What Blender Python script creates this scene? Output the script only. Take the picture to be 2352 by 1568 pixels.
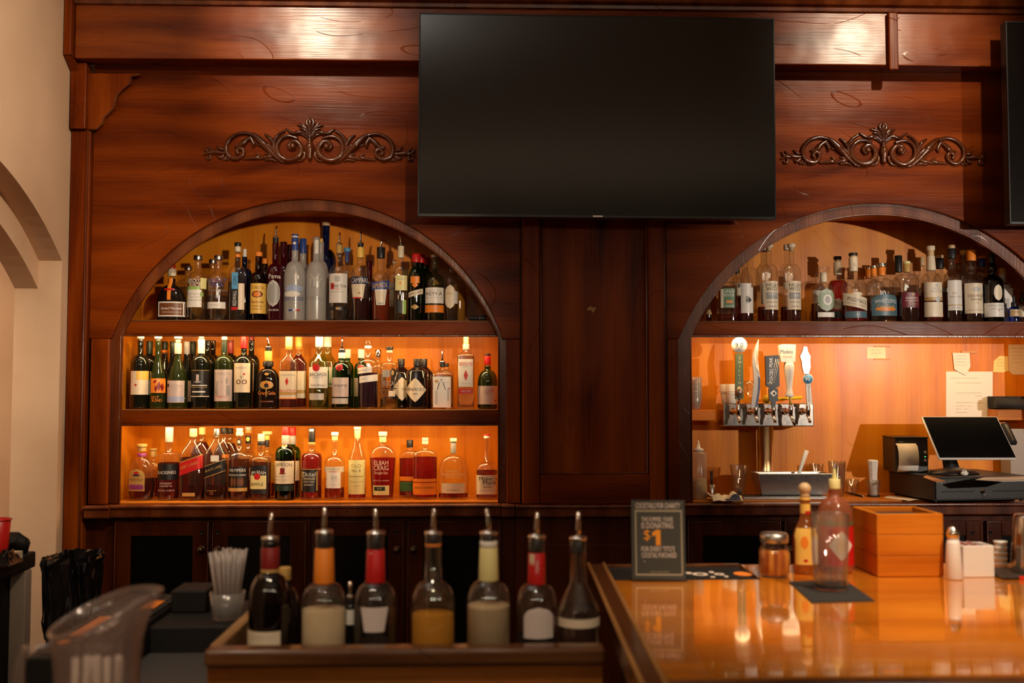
import bpy, math, random
from mathutils import Vector, Matrix
PI = math.pi
random.seed(7)
sc = bpy.context.scene
for o in list(bpy.data.objects): bpy.data.objects.remove(o)
COL = sc.collection

# ---------------------------------------------------------------- camera
W, H, F = 2352.0, 1568.0, 2322.0
CAM = Vector((0.0, -4.3, 1.5))
PITCH, YAW = math.atan(116/F), math.radians(1.66)
cd = bpy.data.cameras.new('camera')
cam = bpy.data.objects.new('camera', cd); COL.objects.link(cam)
cam.location = CAM
cam.rotation_euler = (PI/2 + PITCH, 0, -YAW)
cd.sensor_width = 36; cd.lens = F/W*36
cd.dof.use_dof = True; cd.dof.focus_distance = 4.36; cd.dof.aperture_fstop = 2.9
cd.clip_start = 0.05
sc.camera = cam
RM = cam.rotation_euler.to_matrix()
def ray(px, py): return RM @ Vector((px-W/2, -(py-H/2), -F))
def P(px, py, Y=0.0):                    # point of the real place seen at a pixel, on the upright plane at depth Y
    d = ray(px, py); return CAM + d*((Y-CAM.y)/d.y)
def PZ(px, py, Z):                       # the same on a level surface of height Z
    d = ray(px, py); return CAM + d*((Z-CAM.z)/d.z)
def PX(px, py, X):
    d = ray(px, py); return CAM + d*((X-CAM.x)/d.x)

# ---------------------------------------------------------------- world, exposure, room lights
sc.view_settings.view_transform = 'Standard'; sc.view_settings.look = 'None'
sc.view_settings.gamma = 1; sc.view_settings.use_curve_mapping = False
sc.view_settings.exposure = 0.0
w = bpy.data.worlds.new('world'); sc.world = w; w.use_nodes = True
w.node_tree.nodes['Background'].inputs[0].default_value = (0.03, 0.02, 0.012, 1)
w.node_tree.nodes['Background'].inputs[1].default_value = 0.3
cy = sc.cycles
cy.max_bounces = 14; cy.diffuse_bounces = 3; cy.glossy_bounces = 4; cy.transmission_bounces = 12
cy.transparent_max_bounces = 24; cy.caustics_refractive = False; cy.caustics_reflective = False
cy.sample_clamp_indirect = 4; cy.use_denoising = True; cy.blur_glossy = 0.1
try: cy.denoiser = 'OPENIMAGEDENOISE'
except Exception: pass
WARM, WARM2, NEUT = (1.0, 0.66, 0.36), (1.0, 0.78, 0.55), (1.0, 0.86, 0.72)
def light(kind, name, loc, to, power, col, **k):
    l = bpy.data.lights.new(name, kind); o = bpy.data.objects.new(name, l); COL.objects.link(o)
    o.location = loc; l.energy = power; l.color = col
    o.rotation_euler = (Vector(to)-Vector(loc)).to_track_quat('-Z', 'Y').to_euler()
    for a, b in k.items(): setattr(l, a, b)
    return o
# ceiling spots in front of the back bar
light('SPOT', 'ceiling_spot', (-0.92, -1.55, 3.5), (-0.74, 0, 2.93), 105, WARM2, spot_size=math.radians(38), spot_blend=0.9, shadow_soft_size=0.035)
light('SPOT', 'ceiling_spot', (2.12, -1.55, 3.5), (1.66, 0, 2.85), 110, WARM2, spot_size=math.radians(48), spot_blend=0.9, shadow_soft_size=0.035)
# low lamp of the dining room, off to the right behind the camera
light('SPOT', 'room_spot', (3.45, -3.95, 1.88), (2.1, 0, 1.82), 400, NEUT, spot_size=math.radians(33), spot_blend=0.7, shadow_soft_size=0.03)
# the guests' side: a row of small warm bulbs behind the camera and one broad soft lamp
for x, y, z, pw in ((-1.7, -5.4, 2.35, 9), (-0.9, -6.1, 2.5, 9), (-0.25, -5.2, 2.3, 9), (0.45, -5.9, 2.45, 9), (1.1, -5.1, 2.3, 9), (1.8, -5.8, 2.45, 9), (2.7, -5.3, 2.4, 9)):
    light('POINT', 'pendant_lamp', (x, y, z), (0, 0, 0), pw, WARM2, shadow_soft_size=0.05)
light('SPOT', 'room_spot', (0.75, -3.7, 2.15), (-0.8, 0, 1.80), 290, WARM2, spot_size=math.radians(26), spot_blend=0.6, shadow_soft_size=0.06)
# added light, no real fixture: brightens the ceiling for the television's grey reflection
light('AREA', 'tv_gradient_light', (-0.75, -1.7, 3.12), (-0.75, -1.7, 3.6), 14, (1, .97, .93), shape='SQUARE', size=0.3)
# added spots that brighten the foreground and bar top, no such fixtures known
for x, y, tx, pw in ((-0.95, -3.3, -0.85, 42), (-0.1, -3.5, -0.15, 75), (1.3, -3.5, 1.05, 270)):
    light('SPOT', 'added_bar_spot', (x, y, 3.3), (tx, -2.3, 1.05), pw, WARM2, spot_size=math.radians(38), spot_blend=0.7, shadow_soft_size=0.05)
light('SPOT', 'added_bar_spot', (0.95, -2.15, 3.4), (0.95, -2.2, 1.08), 75, WARM2, spot_size=math.radians(40), spot_blend=0.6, shadow_soft_size=0.04)
# next room beyond the plaster arch, and a lamp washing the left wall
light('AREA', 'hall_light', (-2.45, -0.7, 2.2), (-3.3, -0.3, 1.2), 16, WARM2, shape='SQUARE', size=0.7)
light('SPOT', 'wall_spot', (0.3, -2.7, 3.4), (-1.75, -1.05, 2.3), 300, WARM2, spot_size=math.radians(58), spot_blend=0.9, shadow_soft_size=0.12)

# ---------------------------------------------------------------- materials
def newmat(name):
    m = bpy.data.materials.new(name); m.use_nodes = True
    nt = m.node_tree; nt.nodes.clear()
    out = nt.nodes.new('ShaderNodeOutputMaterial')
    return m, nt, out
def nd(nt, t, **k):
    n = nt.nodes.new(t)
    for a, b in k.items():
        if a.startswith('i_'):
            n.inputs[a[2:].replace('_', ' ')].default_value = b
        else: setattr(n, a, b)
    return n
def c4(c): return (c[0], c[1], c[2], 1)
MC = {}
def pm(col, rough=0.5, metal=0.0, spec=0.5, coat=0.0, name=None, bump=0.0, bscale=60):
    key = ('pm', tuple(col), rough, metal, spec, coat, bump, bscale)
    if key in MC: return MC[key]
    m, nt, out = newmat(name or 'plain')
    b = nd(nt, 'ShaderNodeBsdfPrincipled'); b.inputs['Base Color'].default_value = c4(col)
    b.inputs['Roughness'].default_value = rough; b.inputs['Metallic'].default_value = metal
    b.inputs['Specular IOR Level'].default_value = spec; b.inputs['Coat Weight'].default_value = coat
    nt.links.new(b.outputs[0], out.inputs[0])
    tc = nd(nt, 'ShaderNodeTexCoord'); n = nd(nt, 'ShaderNodeTexNoise'); n.inputs['Scale'].default_value = bscale; n.inputs['Detail'].default_value = 3
    nt.links.new(tc.outputs['Object'], n.inputs['Vector'])
    if bump:
        bp = nd(nt, 'ShaderNodeBump'); bp.inputs['Strength'].default_value = bump; bp.inputs['Distance'].default_value = 0.004
        nt.links.new(n.outputs[0], bp.inputs['Height']); nt.links.new(bp.outputs[0], b.inputs['Normal'])
    mr = nd(nt, 'ShaderNodeMapRange'); mr.inputs['To Min'].default_value = rough*0.85; mr.inputs['To Max'].default_value = min(1, rough*1.2)
    nt.links.new(n.outputs[0], mr.inputs[0]); nt.links.new(mr.outputs[0], b.inputs['Roughness'])
    MC[key] = m; return m
def wood(name, axis, c_dark, c_mid, c_light, rough=0.3, scale=1.0, scratch=0.5, seed=0.0, coat=0.0, grain=1.0, bumpk=1.0, spec=0.18):
    m, nt, out = newmat(name); L = nt.links.new
    tc = nd(nt, 'ShaderNodeTexCoord'); mp = nd(nt, 'ShaderNodeMapping')
    s = {'X': (1.0, 4.5, 4.5), 'Z': (4.5, 4.5, 1.0), 'Y': (4.5, 1.0, 4.5)}[axis]
    mp.inputs['Scale'].default_value = tuple(v*scale for v in s); mp.inputs['Location'].default_value = (seed, seed*1.7, seed*0.6)
    L(tc.outputs['Object'], mp.inputs[0])
    # broad figure
    n1 = nd(nt, 'ShaderNodeTexNoise'); n1.inputs['Scale'].default_value = 0.9; n1.inputs['Detail'].default_value = 4; n1.inputs['Distortion'].default_value = 1.2
    L(mp.outputs[0], n1.inputs['Vector'])
    # fine fibre
    mp2 = nd(nt, 'ShaderNodeMapping'); k = {'X': (2.5, 90, 90), 'Z': (90, 90, 2.5), 'Y': (90, 2.5, 90)}[axis]
    mp2.inputs['Scale'].default_value = tuple(v*scale for v in k); L(tc.outputs['Object'], mp2.inputs[0])
    n2 = nd(nt, 'ShaderNodeTexNoise'); n2.inputs['Scale'].default_value = 1.6; n2.inputs['Detail'].default_value = 3; n2.inputs['Distortion'].default_value = 0.4
    L(mp2.outputs[0], n2.inputs['Vector'])
    # annual rings as distorted bands
    wv = nd(nt, 'ShaderNodeTexWave'); wv.wave_type = 'BANDS'; wv.bands_direction = {'X': 'Z', 'Z': 'X', 'Y': 'X'}[axis]
    wv.inputs['Scale'].default_value = 0.55; wv.inputs['Distortion'].default_value = 9; wv.inputs['Detail'].default_value = 2; wv.inputs['Detail Scale'].default_value = 0.8
    L(mp.outputs[0], wv.inputs['Vector'])
    a1 = nd(nt, 'ShaderNodeMath', operation='MULTIPLY_ADD'); a1.inputs[1].default_value = 0.18*grain; L(wv.outputs['Fac'], a1.inputs[0]); L(n1.outputs[0], a1.inputs[2])
    a2 = nd(nt, 'ShaderNodeMath', operation='MULTIPLY_ADD'); a2.inputs[1].default_value = 0.34*grain; L(n2.outputs[0], a2.inputs[0]); L(a1.outputs[0], a2.inputs[2])
    cr = nd(nt, 'ShaderNodeValToRGB'); e = cr.color_ramp.elements
    e[0].position = 0.42; e[0].color = c4(c_dark); e[1].position = 0.98; e[1].color = c4(c_light)
    x = e.new(0.68); x.color = c4(c_mid)
    L(a2.outputs[0], cr.inputs[0])
    # knots
    kp = nd(nt, 'ShaderNodeMapping'); kp.inputs['Scale'].default_value = {'X': (2.2, 4.4, 4.4), 'Z': (4.4, 4.4, 2.2), 'Y': (4.4, 2.2, 4.4)}[axis]; kp.inputs['Location'].default_value = (seed*3+.3, .2, seed)
    L(tc.outputs['Object'], kp.inputs[0])
    vo = nd(nt, 'ShaderNodeTexVoronoi'); vo.inputs['Scale'].default_value = 0.9; L(kp.outputs[0], vo.inputs['Vector'])
    kr = nd(nt, 'ShaderNodeMapRange'); kr.inputs['From Min'].default_value = 0.03; kr.inputs['From Max'].default_value = 0.075; kr.inputs['To Min'].default_value = 0.35; kr.inputs['To Max'].default_value = 1
    L(vo.outputs['Distance'], kr.inputs[0])
    mx = nd(nt, 'ShaderNodeMix', data_type='RGBA', blend_type='MULTIPLY'); mx.inputs[0].default_value = 1
    L(cr.outputs[0], mx.inputs[6]); L(kr.outputs[0], mx.inputs[7])
    # antique scratches / gouges: thin curved lines
    sp = nd(nt, 'ShaderNodeMapping'); sp.inputs['Scale'].default_value = (1.3, 1.3, 3.2) if axis != 'Z' else (3.2, 1.3, 1.3); sp.inputs['Location'].default_value = (seed+5, 0, seed)
    L(tc.outputs['Object'], sp.inputs[0])
    n3 = nd(nt, 'ShaderNodeTexNoise'); n3.inputs['Scale'].default_value = 1.1; n3.inputs['Detail'].default_value = 0.5; L(sp.outputs[0], n3.inputs['Vector'])
    sm = nd(nt, 'ShaderNodeMath', operation='MULTIPLY'); sm.inputs[1].default_value = 9; L(n3.outputs[0], sm.inputs[0])
    fr = nd(nt, 'ShaderNodeMath', operation='FRACT'); L(sm.outputs[0], fr.inputs[0])
    ln = nd(nt, 'ShaderNodeMapRange'); ln.inputs['From Min'].default_value = 0; ln.inputs['From Max'].default_value = 0.035; ln.inputs['To Min'].default_value = 0; ln.inputs['To Max'].default_value = 1
    L(fr.outputs[0], ln.inputs[0])
    n4 = nd(nt, 'ShaderNodeTexNoise'); n4.inputs['Scale'].default_value = 3.1; L(tc.outputs['Object'], n4.inputs['Vector'])
    mk = nd(nt, 'ShaderNodeMapRange'); mk.inputs['From Min'].default_value = 0.5; mk.inputs['From Max'].default_value = 0.56; L(n4.outputs[0], mk.inputs[0])
    inv = nd(nt, 'ShaderNodeMath', operation='MULTIPLY_ADD'); inv.inputs[1].default_value = -1; inv.inputs[2].default_value = 1; L(ln.outputs[0], inv.inputs[0])
    sk = nd(nt, 'ShaderNodeMath', operation='MULTIPLY'); L(inv.outputs[0], sk.inputs[0]); L(mk.outputs[0], sk.inputs[1])
    mx2 = nd(nt, 'ShaderNodeMix', data_type='RGBA'); sk2 = nd(nt, 'ShaderNodeMath', operation='MULTIPLY'); sk2.inputs[1].default_value = 0.7*scratch
    L(sk.outputs[0], sk2.inputs[0]); L(sk2.outputs[0], mx2.inputs[0]); L(mx.outputs[2], mx2.inputs[6]); mx2.inputs[7].default_value = c4([v*0.25 for v in c_dark])
    hsum = nd(nt, 'ShaderNodeMath', operation='MULTIPLY_ADD'); hsum.inputs[1].default_value = -6*scratch; L(sk.outputs[0], hsum.inputs[0]); L(n2.outputs[0], hsum.inputs[2])
    hs2 = nd(nt, 'ShaderNodeMath', operation='MULTIPLY_ADD'); hs2.inputs[1].default_value = 5.0; n5 = nd(nt, 'ShaderNodeTexNoise'); n5.inputs['Scale'].default_value = 7; n5.inputs['Detail'].default_value = 1
    L(tc.outputs['Object'], n5.inputs['Vector']); L(n5.outputs[0], hs2.inputs[0]); L(hsum.outputs[0], hs2.inputs[2])
    bp = nd(nt, 'ShaderNodeBump'); bp.inputs['Strength'].default_value = 0.35*bumpk; bp.inputs['Distance'].default_value = 0.0016; L(hs2.outputs[0], bp.inputs['Height'])
    b = nd(nt, 'ShaderNodeBsdfPrincipled'); L(mx2.outputs[2], b.inputs['Base Color']); L(bp.outputs[0], b.inputs['Normal'])
    rr = nd(nt, 'ShaderNodeMapRange'); rr.inputs['To Min'].default_value = rough*0.8; rr.inputs['To Max'].default_value = rough*1.35; L(n1.outputs[0], rr.inputs[0]); L(rr.outputs[0], b.inputs['Roughness'])
    b.inputs['Specular IOR Level'].default_value = spec; b.inputs['Coat Weight'].default_value = coat; b.inputs['Coat Roughness'].default_value = rough*0.6
    L(b.outputs[0], out.inputs[0]); return m
DK, MD, LT = (0.045, 0.0065, 0.0008), (0.125, 0.0185, 0.0012), (0.22, 0.040, 0.003)
WH = wood('stained_wood_horizontal', 'X', DK, MD, LT, rough=0.28, seed=1.3, scratch=0.55, spec=0.10)
WHB = wood('stained_wood_beam', 'X', DK, (0.15, 0.024, 0.0016), (0.26, 0.055, 0.004), rough=0.25, seed=4.1, scratch=0.55, spec=0.36)
WV = wood('stained_wood_vertical', 'Z', DK, (0.155, 0.024, 0.0012), (0.26, 0.052, 0.003), rough=0.3, seed=2.2, scratch=0.3, spec=0.10)
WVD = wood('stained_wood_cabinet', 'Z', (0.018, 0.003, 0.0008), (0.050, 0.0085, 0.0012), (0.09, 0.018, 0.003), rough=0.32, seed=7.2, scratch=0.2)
WTR = wood('stained_wood_trim', 'Z', (0.04, 0.008, 0.002), (0.10, 0.020, 0.004), (0.18, 0.045, 0.009), rough=0.25, seed=3.2, scratch=0.15, spec=0.5)
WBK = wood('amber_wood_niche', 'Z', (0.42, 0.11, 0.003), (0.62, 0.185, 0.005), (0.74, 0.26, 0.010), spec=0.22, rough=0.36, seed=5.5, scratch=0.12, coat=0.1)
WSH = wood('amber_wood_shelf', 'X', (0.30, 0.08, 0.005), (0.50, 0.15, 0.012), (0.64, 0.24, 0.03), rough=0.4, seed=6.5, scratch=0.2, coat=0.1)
WCARVE = wood('carved_wood', 'X', (0.015, 0.0035, 0.001), (0.055, 0.011, 0.002), (0.11, 0.026, 0.005), rough=0.17, seed=8, scratch=0.0, coat=0.0, spec=0.6)
WBAR = wood('lacquered_bar_wood', 'X', (0.32, 0.085, 0.005), (0.56, 0.17, 0.010), (0.72, 0.27, 0.02), rough=0.06, spec=0.5, seed=9.1, scratch=0.0, coat=1.0, bumpk=0.25)
WBOX = wood('crate_wood', 'X', (0.22, 0.055, 0.003), (0.50, 0.13, 0.006), (0.66, 0.21, 0.014), rough=0.4, seed=3.7, scratch=0.1)
BLK = pm((0.012, 0.012, 0.013), 0.35); BLKM = pm((0.009, 0.008, 0.007), 0.6, spec=0.3); BLKR = pm((0.016, 0.015, 0.014), 0.75, bump=0.5, bscale=300)
GLOSSBLK = pm((0.004, 0.004, 0.005), 0.06, coat=0.0)
STEEL = pm((0.62, 0.58, 0.54), 0.18, metal=1.0); STEELR = pm((0.55, 0.52, 0.48), 0.32, metal=1.0); CHROME = pm((0.85, 0.83, 0.8), 0.07, metal=1.0)
BRASS = pm((0.62, 0.42, 0.18), 0.25, metal=1.0); BRONZE = pm((0.16, 0.10, 0.06), 0.35, metal=1.0)
WHITE = pm((0.80, 0.77, 0.72), 0.5); CREAM = pm((0.74, 0.62, 0.42), 0.6); PLASTIC = pm((0.72, 0.70, 0.66), 0.35)
def plaster():
    m, nt, out = newmat('cream_plaster'); L = nt.links.new
    tc = nd(nt, 'ShaderNodeTexCoord'); n = nd(nt, 'ShaderNodeTexNoise'); n.inputs['Scale'].default_value = 22; n.inputs['Detail'].default_value = 6; L(tc.outputs['Object'], n.inputs['Vector'])
    n2 = nd(nt, 'ShaderNodeTexNoise'); n2.inputs['Scale'].default_value = 2.5; n2.inputs['Detail'].default_value = 2; L(tc.outputs['Object'], n2.inputs['Vector'])
    cr = nd(nt, 'ShaderNodeValToRGB'); cr.color_ramp.elements[0].color = (0.62, 0.41, 0.26, 1); cr.color_ramp.elements[1].color = (0.74, 0.51, 0.34, 1)
    cr.color_ramp.elements[0].position = 0.3; cr.color_ramp.elements[1].position = 0.7; L(n2.outputs[0], cr.inputs[0])
    bp = nd(nt, 'ShaderNodeBump'); bp.inputs['Strength'].default_value = 0.35; bp.inputs['Distance'].default_value = 0.004; L(n.outputs[0], bp.inputs['Height'])
    b = nd(nt, 'ShaderNodeBsdfPrincipled'); b.inputs['Roughness'].default_value = 0.85; L(cr.outputs[0], b.inputs['Base Color']); L(bp.outputs[0], b.inputs['Normal']); L(b.outputs[0], out.inputs[0]); return m
PLAS = plaster()
def glass(name, tint, edge, gloss=0.0, rough=0.02, ior=1.5, body=0.0, bodycol=(0.5, .5, .5)):
    """thin bottle glass: see-through with a fresnel sheen; looked through edge-on it is denser"""
    m, nt, out = newmat(name); L = nt.links.new
    lw = nd(nt, 'ShaderNodeLayerWeight'); lw.inputs['Blend'].default_value = 0.5
    pw = nd(nt, 'ShaderNodeMath', operation='POWER'); pw.inputs[1].default_value = 4.5; L(lw.outputs['Facing'], pw.inputs[0])
    mc = nd(nt, 'ShaderNodeMix', data_type='RGBA'); L(pw.outputs[0], mc.inputs[0]); mc.inputs[6].default_value = c4(tint); mc.inputs[7].default_value = c4(edge)
    tr = nd(nt, 'ShaderNodeBsdfTransparent'); L(mc.outputs[2], tr.inputs[0])
    last = tr
    if body:
        df = nd(nt, 'ShaderNodeBsdfDiffuse'); df.inputs[0].default_value = c4(bodycol)
        tl = nd(nt, 'ShaderNodeBsdfTranslucent'); tl.inputs[0].default_value = c4(bodycol)
        ma = nd(nt, 'ShaderNodeMixShader'); ma.inputs[0].default_value = 0.5; L(df.outputs[0], ma.inputs[1]); L(tl.outputs[0], ma.inputs[2])
        mb = nd(nt, 'ShaderNodeMixShader'); mb.inputs[0].default_value = body; L(tr.outputs[0], mb.inputs[1]); L(ma.outputs[0], mb.inputs[2]); last = mb
    p5 = nd(nt, 'ShaderNodeMath', operation='POWER'); p5.inputs[1].default_value = 5.0; L(lw.outputs['Facing'], p5.inputs[0])
    gl = nd(nt, 'ShaderNodeBsdfGlossy'); gl.inputs['Roughness'].default_value = rough; gl.inputs[0].default_value = (1, 1, 1, 1)
    mx = nd(nt, 'ShaderNodeMixShader'); ad = nd(nt, 'ShaderNodeMath', operation='MULTIPLY_ADD'); ad.inputs[1].default_value = 0.8; ad.inputs[2].default_value = 0.04+gloss; ad.use_clamp = True; L(p5.outputs[0], ad.inputs[0])
    L(ad.outputs[0], mx.inputs[0]); L(last.outputs[0], mx.inputs[1]); L(gl.outputs[0], mx.inputs[2]); L(mx.outputs[0], out.inputs[0]); return m
G = {
 'clear': glass('clear_glass', (0.97, 0.97, 0.96), (0.50, 0.47, 0.42), 0.05, body=0.015, bodycol=(.8, .76, .7)),
 'tumbler': glass('tumbler_glass', (0.95, 0.95, 0.94), (0.13, 0.12, 0.11), 0.09, body=0.045, bodycol=(.8, .76, .7)),
 'frost': glass('frosted_glass', (0.8, 0.8, 0.8), (0.5, 0.5, 0.5), 0.02, rough=0.25, body=0.72, bodycol=(0.80, 0.78, 0.75)),
 'plastic': glass('cloudy_plastic', (0.9, 0.88, 0.86), (0.6, 0.58, 0.56), 0.02, rough=0.2, body=0.28, bodycol=(0.8, 0.76, 0.72)),
 'green': glass('green_glass', (0.10, 0.42, 0.09), (0.01, 0.08, 0.01), 0.03),
 'pgreen': glass('pale_green_glass', (0.72, 0.88, 0.68), (0.25, 0.4, 0.2), 0.03),
 'blue': glass('blue_glass', (0.06, 0.18, 0.55), (0.01, 0.03, 0.18), 0.03, body=0.2, bodycol=(0.02, 0.07, 0.35)),
 'navy': glass('navy_glass', (0.01, 0.03, 0.10), (0.004, 0.008, 0.03), 0.03, body=0.5, bodycol=(0.01, 0.025, 0.09)),
 'maroon': glass('maroon_glass', (0.25, 0.01, 0.03), (0.06, 0.004, 0.01), 0.03, body=0.45, bodycol=(0.17, 0.006, 0.025)),
 'brown': glass('brown_glass', (0.20, 0.07, 0.015), (0.03, 0.01, 0.004), 0.03),
}
for k, c in {'wine': (0.006, 0.007, 0.004), 'winegreen': (0.018, 0.026, 0.006), 'black': (0.006, 0.004, 0.004), 'gala': (0.012, 0.006, 0.004)}.items():
    G[k] = pm(c, 0.05, spec=0.6, name='dark_glass')
def liquid(name, col, ior=1.33, body=0.0, bcol=(0, 0, 0)):
    m, nt, out = newmat(name); L = nt.links.new
    b = nd(nt, 'ShaderNodeBsdfRefraction'); b.inputs['Color'].default_value = c4(col); b.inputs['IOR'].default_value = ior; b.inputs['Roughness'].default_value = 0.0
    tr = nd(nt, 'ShaderNodeBsdfTransparent'); tr.inputs[0].default_value = c4(col)
    mx = nd(nt, 'ShaderNodeMixShader'); mx.inputs[0].default_value = 0.4; L(b.outputs[0], mx.inputs[1]); L(tr.outputs[0], mx.inputs[2]); last = mx
    if body:
        df = nd(nt, 'ShaderNodeBsdfDiffuse'); df.inputs[0].default_value = c4(bcol)
        m2 = nd(nt, 'ShaderNodeMixShader'); m2.inputs[0].default_value = body; L(mx.outputs[0], m2.inputs[1]); L(df.outputs[0], m2.inputs[2]); last = m2
    L(last.outputs[0], out.inputs[0]); return m
LQ = {
 'water': liquid('clear_spirit', (0.93, 0.93, 0.90)), 'amber': liquid('amber_spirit', (0.62, 0.20, 0.025), body=0.12, bcol=(0.25, 0.05, 0.004)),
 'dark': liquid('dark_spirit', (0.50, 0.10, 0.012), body=0.16, bcol=(0.14, 0.02, 0.004)), 'red': liquid('red_spirit', (0.70, 0.09, 0.015), body=0.25, bcol=(0.32, 0.012, 0.003)),
 'campari': liquid('crimson_liqueur', (0.28, 0.012, 0.02), body=0.3, bcol=(0.08, 0.003, 0.01)), 'purple': liquid('purple_gin', (0.22, 0.04, 0.20), body=0.3, bcol=(0.05, 0.006, 0.04)),
 'lime': liquid('pale_lime_liquid', (0.86, 0.88, 0.55)), 'yellow': liquid('pale_yellow_liquid', (0.9, 0.8, 0.5)), 'orange': liquid('orange_liqueur', (0.85, 0.25, 0.02), body=0.2, bcol=(0.6, 0.08, 0.0)),
 'cloud': liquid('cloudy_spirit', (0.8, 0.76, 0.6), body=0.6, bcol=(0.82, 0.62, 0.38)), 'gold': liquid('gold_spirit', (0.8, 0.45, 0.08), body=0.6, bcol=(0.7, 0.30, 0.03)),
}

# ---------------------------------------------------------------- mesh helpers
class MB:
    def __init__(s): s.v = []; s.f = []; s.m = []; s.mats = []; s.sm = []
    def mi(s, m):
        if m not in s.mats: s.mats.append(m)
        return s.mats.index(m)
    def add(s, vs, fs, mat, smooth=False):
        o = len(s.v); s.v += [tuple(v) for v in vs]; k = s.mi(mat)
        for f in fs: s.f.append([i+o for i in f]); s.m.append(k); s.sm.append(smooth)
        return s
    def box(s, x0, x1, y0, y1, z0, z1, mat, rot=None, piv=None):
        vs = [Vector((x, y, z)) for x in (x0, x1) for y in (y0, y1) for z in (z0, z1)]
        if rot is not None:
            c = Vector(piv) if piv is not None else Vector(((x0+x1)/2, (y0+y1)/2, (z0+z1)/2)); vs = [c+rot@(v-c) for v in vs]
        return s.add(vs, [(0, 1, 3, 2), (4, 6, 7, 5), (0, 4, 5, 1), (2, 3, 7, 6), (0, 2, 6, 4), (1, 5, 7, 3)], mat)
    def prism(s, pts, y0, y1, mat, plane='XZ', smooth=False):
        n = len(pts)
        mk = {'XZ': lambda p, q: (p[0], q, p[1]), 'XY': lambda p, q: (p[0], p[1], q), 'YZ': lambda p, q: (q, p[0], p[1])}[plane]
        vs = [mk(p, y0) for p in pts]+[mk(p, y1) for p in pts]
        fs = [tuple(range(n)), tuple(range(2*n-1, n-1, -1))]+[(i, i+n, (i+1) % n+n, (i+1) % n) for i in range(n)]
        return s.add(vs, fs, mat, smooth)
    def strip(s, a, b, mat, smooth=True):
        n = len(a); return s.add(list(a)+list(b), [(i, i+1, i+1+n, i+n) for i in range(n-1)], mat, smooth)
    def lathe(s, prof, mat, n=28, sec=None, c=(0, 0, 0), cap=True, smooth=True, rot=None):
        vs = []; fs = []
        for r, z in prof:
            for k in range(n):
                a = 2*PI*k/n
                x, y = (math.cos(a), math.sin(a)) if sec is None else sec(a)
                v = Vector((x*r, y*r, z))
                if rot is not None: v = rot@v
                vs.append((c[0]+v.x, c[1]+v.y, c[2]+v.z))
        for i in range(len(prof)-1):
            for k in range(n):
                k2 = (k+1) % n; fs.append((i*n+k, i*n+k2, (i+1)*n+k2, (i+1)*n+k))
        if cap:
            fs.append(tuple(range(n-1, -1, -1))); o = (len(prof)-1)*n; fs.append(tuple(range(o, o+n)))
        return s.add(vs, fs, mat, smooth)
    def tube(s, path, rad, mat, n=10, flat=1.0, up=(0, 1, 0), cap=True):
        path = [Vector(p) for p in path]; vs = []; fs = []; N = len(path); up = Vector(up)
        if not hasattr(rad, '__len__'): rad = [rad]*N
        for i, p in enumerate(path):
            t = (path[min(i+1, N-1)]-path[max(i-1, 0)]).normalized()
            a = t.cross(up)
            if a.length < 1e-4: a = t.cross(Vector((1, 0, 0)))
            a.normalize(); b = a.cross(t).normalized()
            for k in range(n):
                q = 2*PI*k/n; vs.append(p+a*(math.cos(q)*rad[i])+b*(math.sin(q)*rad[i]*flat))
        for i in range(N-1):
            for k in range(n): fs.append((i*n+k, i*n+(k+1) % n, (i+1)*n+(k+1) % n, (i+1)*n+k))
        if cap: fs.append(tuple(range(n))); fs.append(tuple(range(N*n-1, (N-1)*n-1, -1)))
        return s.add(vs, fs, mat, True)
    def build(s, name, parent=None, bevel=0.0, segs=2, loc=None):
        me = bpy.data.meshes.new(name); off = Vector((0, 0, 0))
        if parent is not None and loc is None:
            q = parent
            while q is not None: off += q.location; q = q.parent
        elif loc is not None and parent is None: off = Vector(loc)
        me.from_pydata([tuple(Vector(v)-off) for v in s.v], [], s.f)
        for m in s.mats: me.materials.append(m)
        me.polygons.foreach_set('material_index', s.m); me.polygons.foreach_set('use_smooth', s.sm)
        me.validate(); me.update()
        import bmesh
        bm = bmesh.new(); bm.from_mesh(me); bmesh.ops.recalc_face_normals(bm, faces=bm.faces); bm.to_mesh(me); bm.free()
        o = bpy.data.objects.new(name, me); COL.objects.link(o)
        if parent is not None: o.parent = parent
        elif loc is not None: o.location = loc
        if bevel:
            b = o.modifiers.new('edge', 'BEVEL'); b.width = bevel; b.segments = segs; b.limit_method = 'ANGLE'; b.angle_limit = math.radians(40); b.harden_normals = False
        return o
def tag(o, label=None, cat=None, group=None, kind=None):
    if label: o['label'] = label
    if cat: o['category'] = cat
    if group: o['group'] = group
    if kind: o['kind'] = kind
    return o
def thing(name, loc, label, cat, group=None, rz=0.0):
    o = bpy.data.objects.new(name, None); COL.objects.link(o); o.location = loc; o.rotation_euler = (0, 0, rz); o.empty_display_size = 0.05
    return tag(o, label, cat, group)
def copy_tree(o, parent=None):
    c = o.copy(); COL.objects.link(c); c.parent = parent
    for ch in list(o.children): copy_tree(ch, c)
    return c
TX = {}
def text2d(s):
    if s in TX: return TX[s]
    cu = bpy.data.curves.new('t', 'FONT'); cu.body = s; cu.size = 1; cu.resolution_u = 2; cu.align_x = 'CENTER'
    o = bpy.data.objects.new('t', cu); me = o.to_mesh()
    vs = [(v.co.x, v.co.y) for v in me.vertices]; fs = [tuple(p.vertices) for p in me.polygons]
    o.to_mesh_clear(); bpy.data.objects.remove(o); bpy.data.curves.remove(cu)
    if vs:
        x0, x1 = min(v[0] for v in vs), max(v[0] for v in vs); cx = (x0+x1)/2; cap = 0.69
        vs = [((x-cx)/cap, y/cap-0.5) for x, y in vs]; TX[s] = (vs, fs, (x1-x0)/cap)
    else: TX[s] = ([], [], 1)
    return TX[s]
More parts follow.
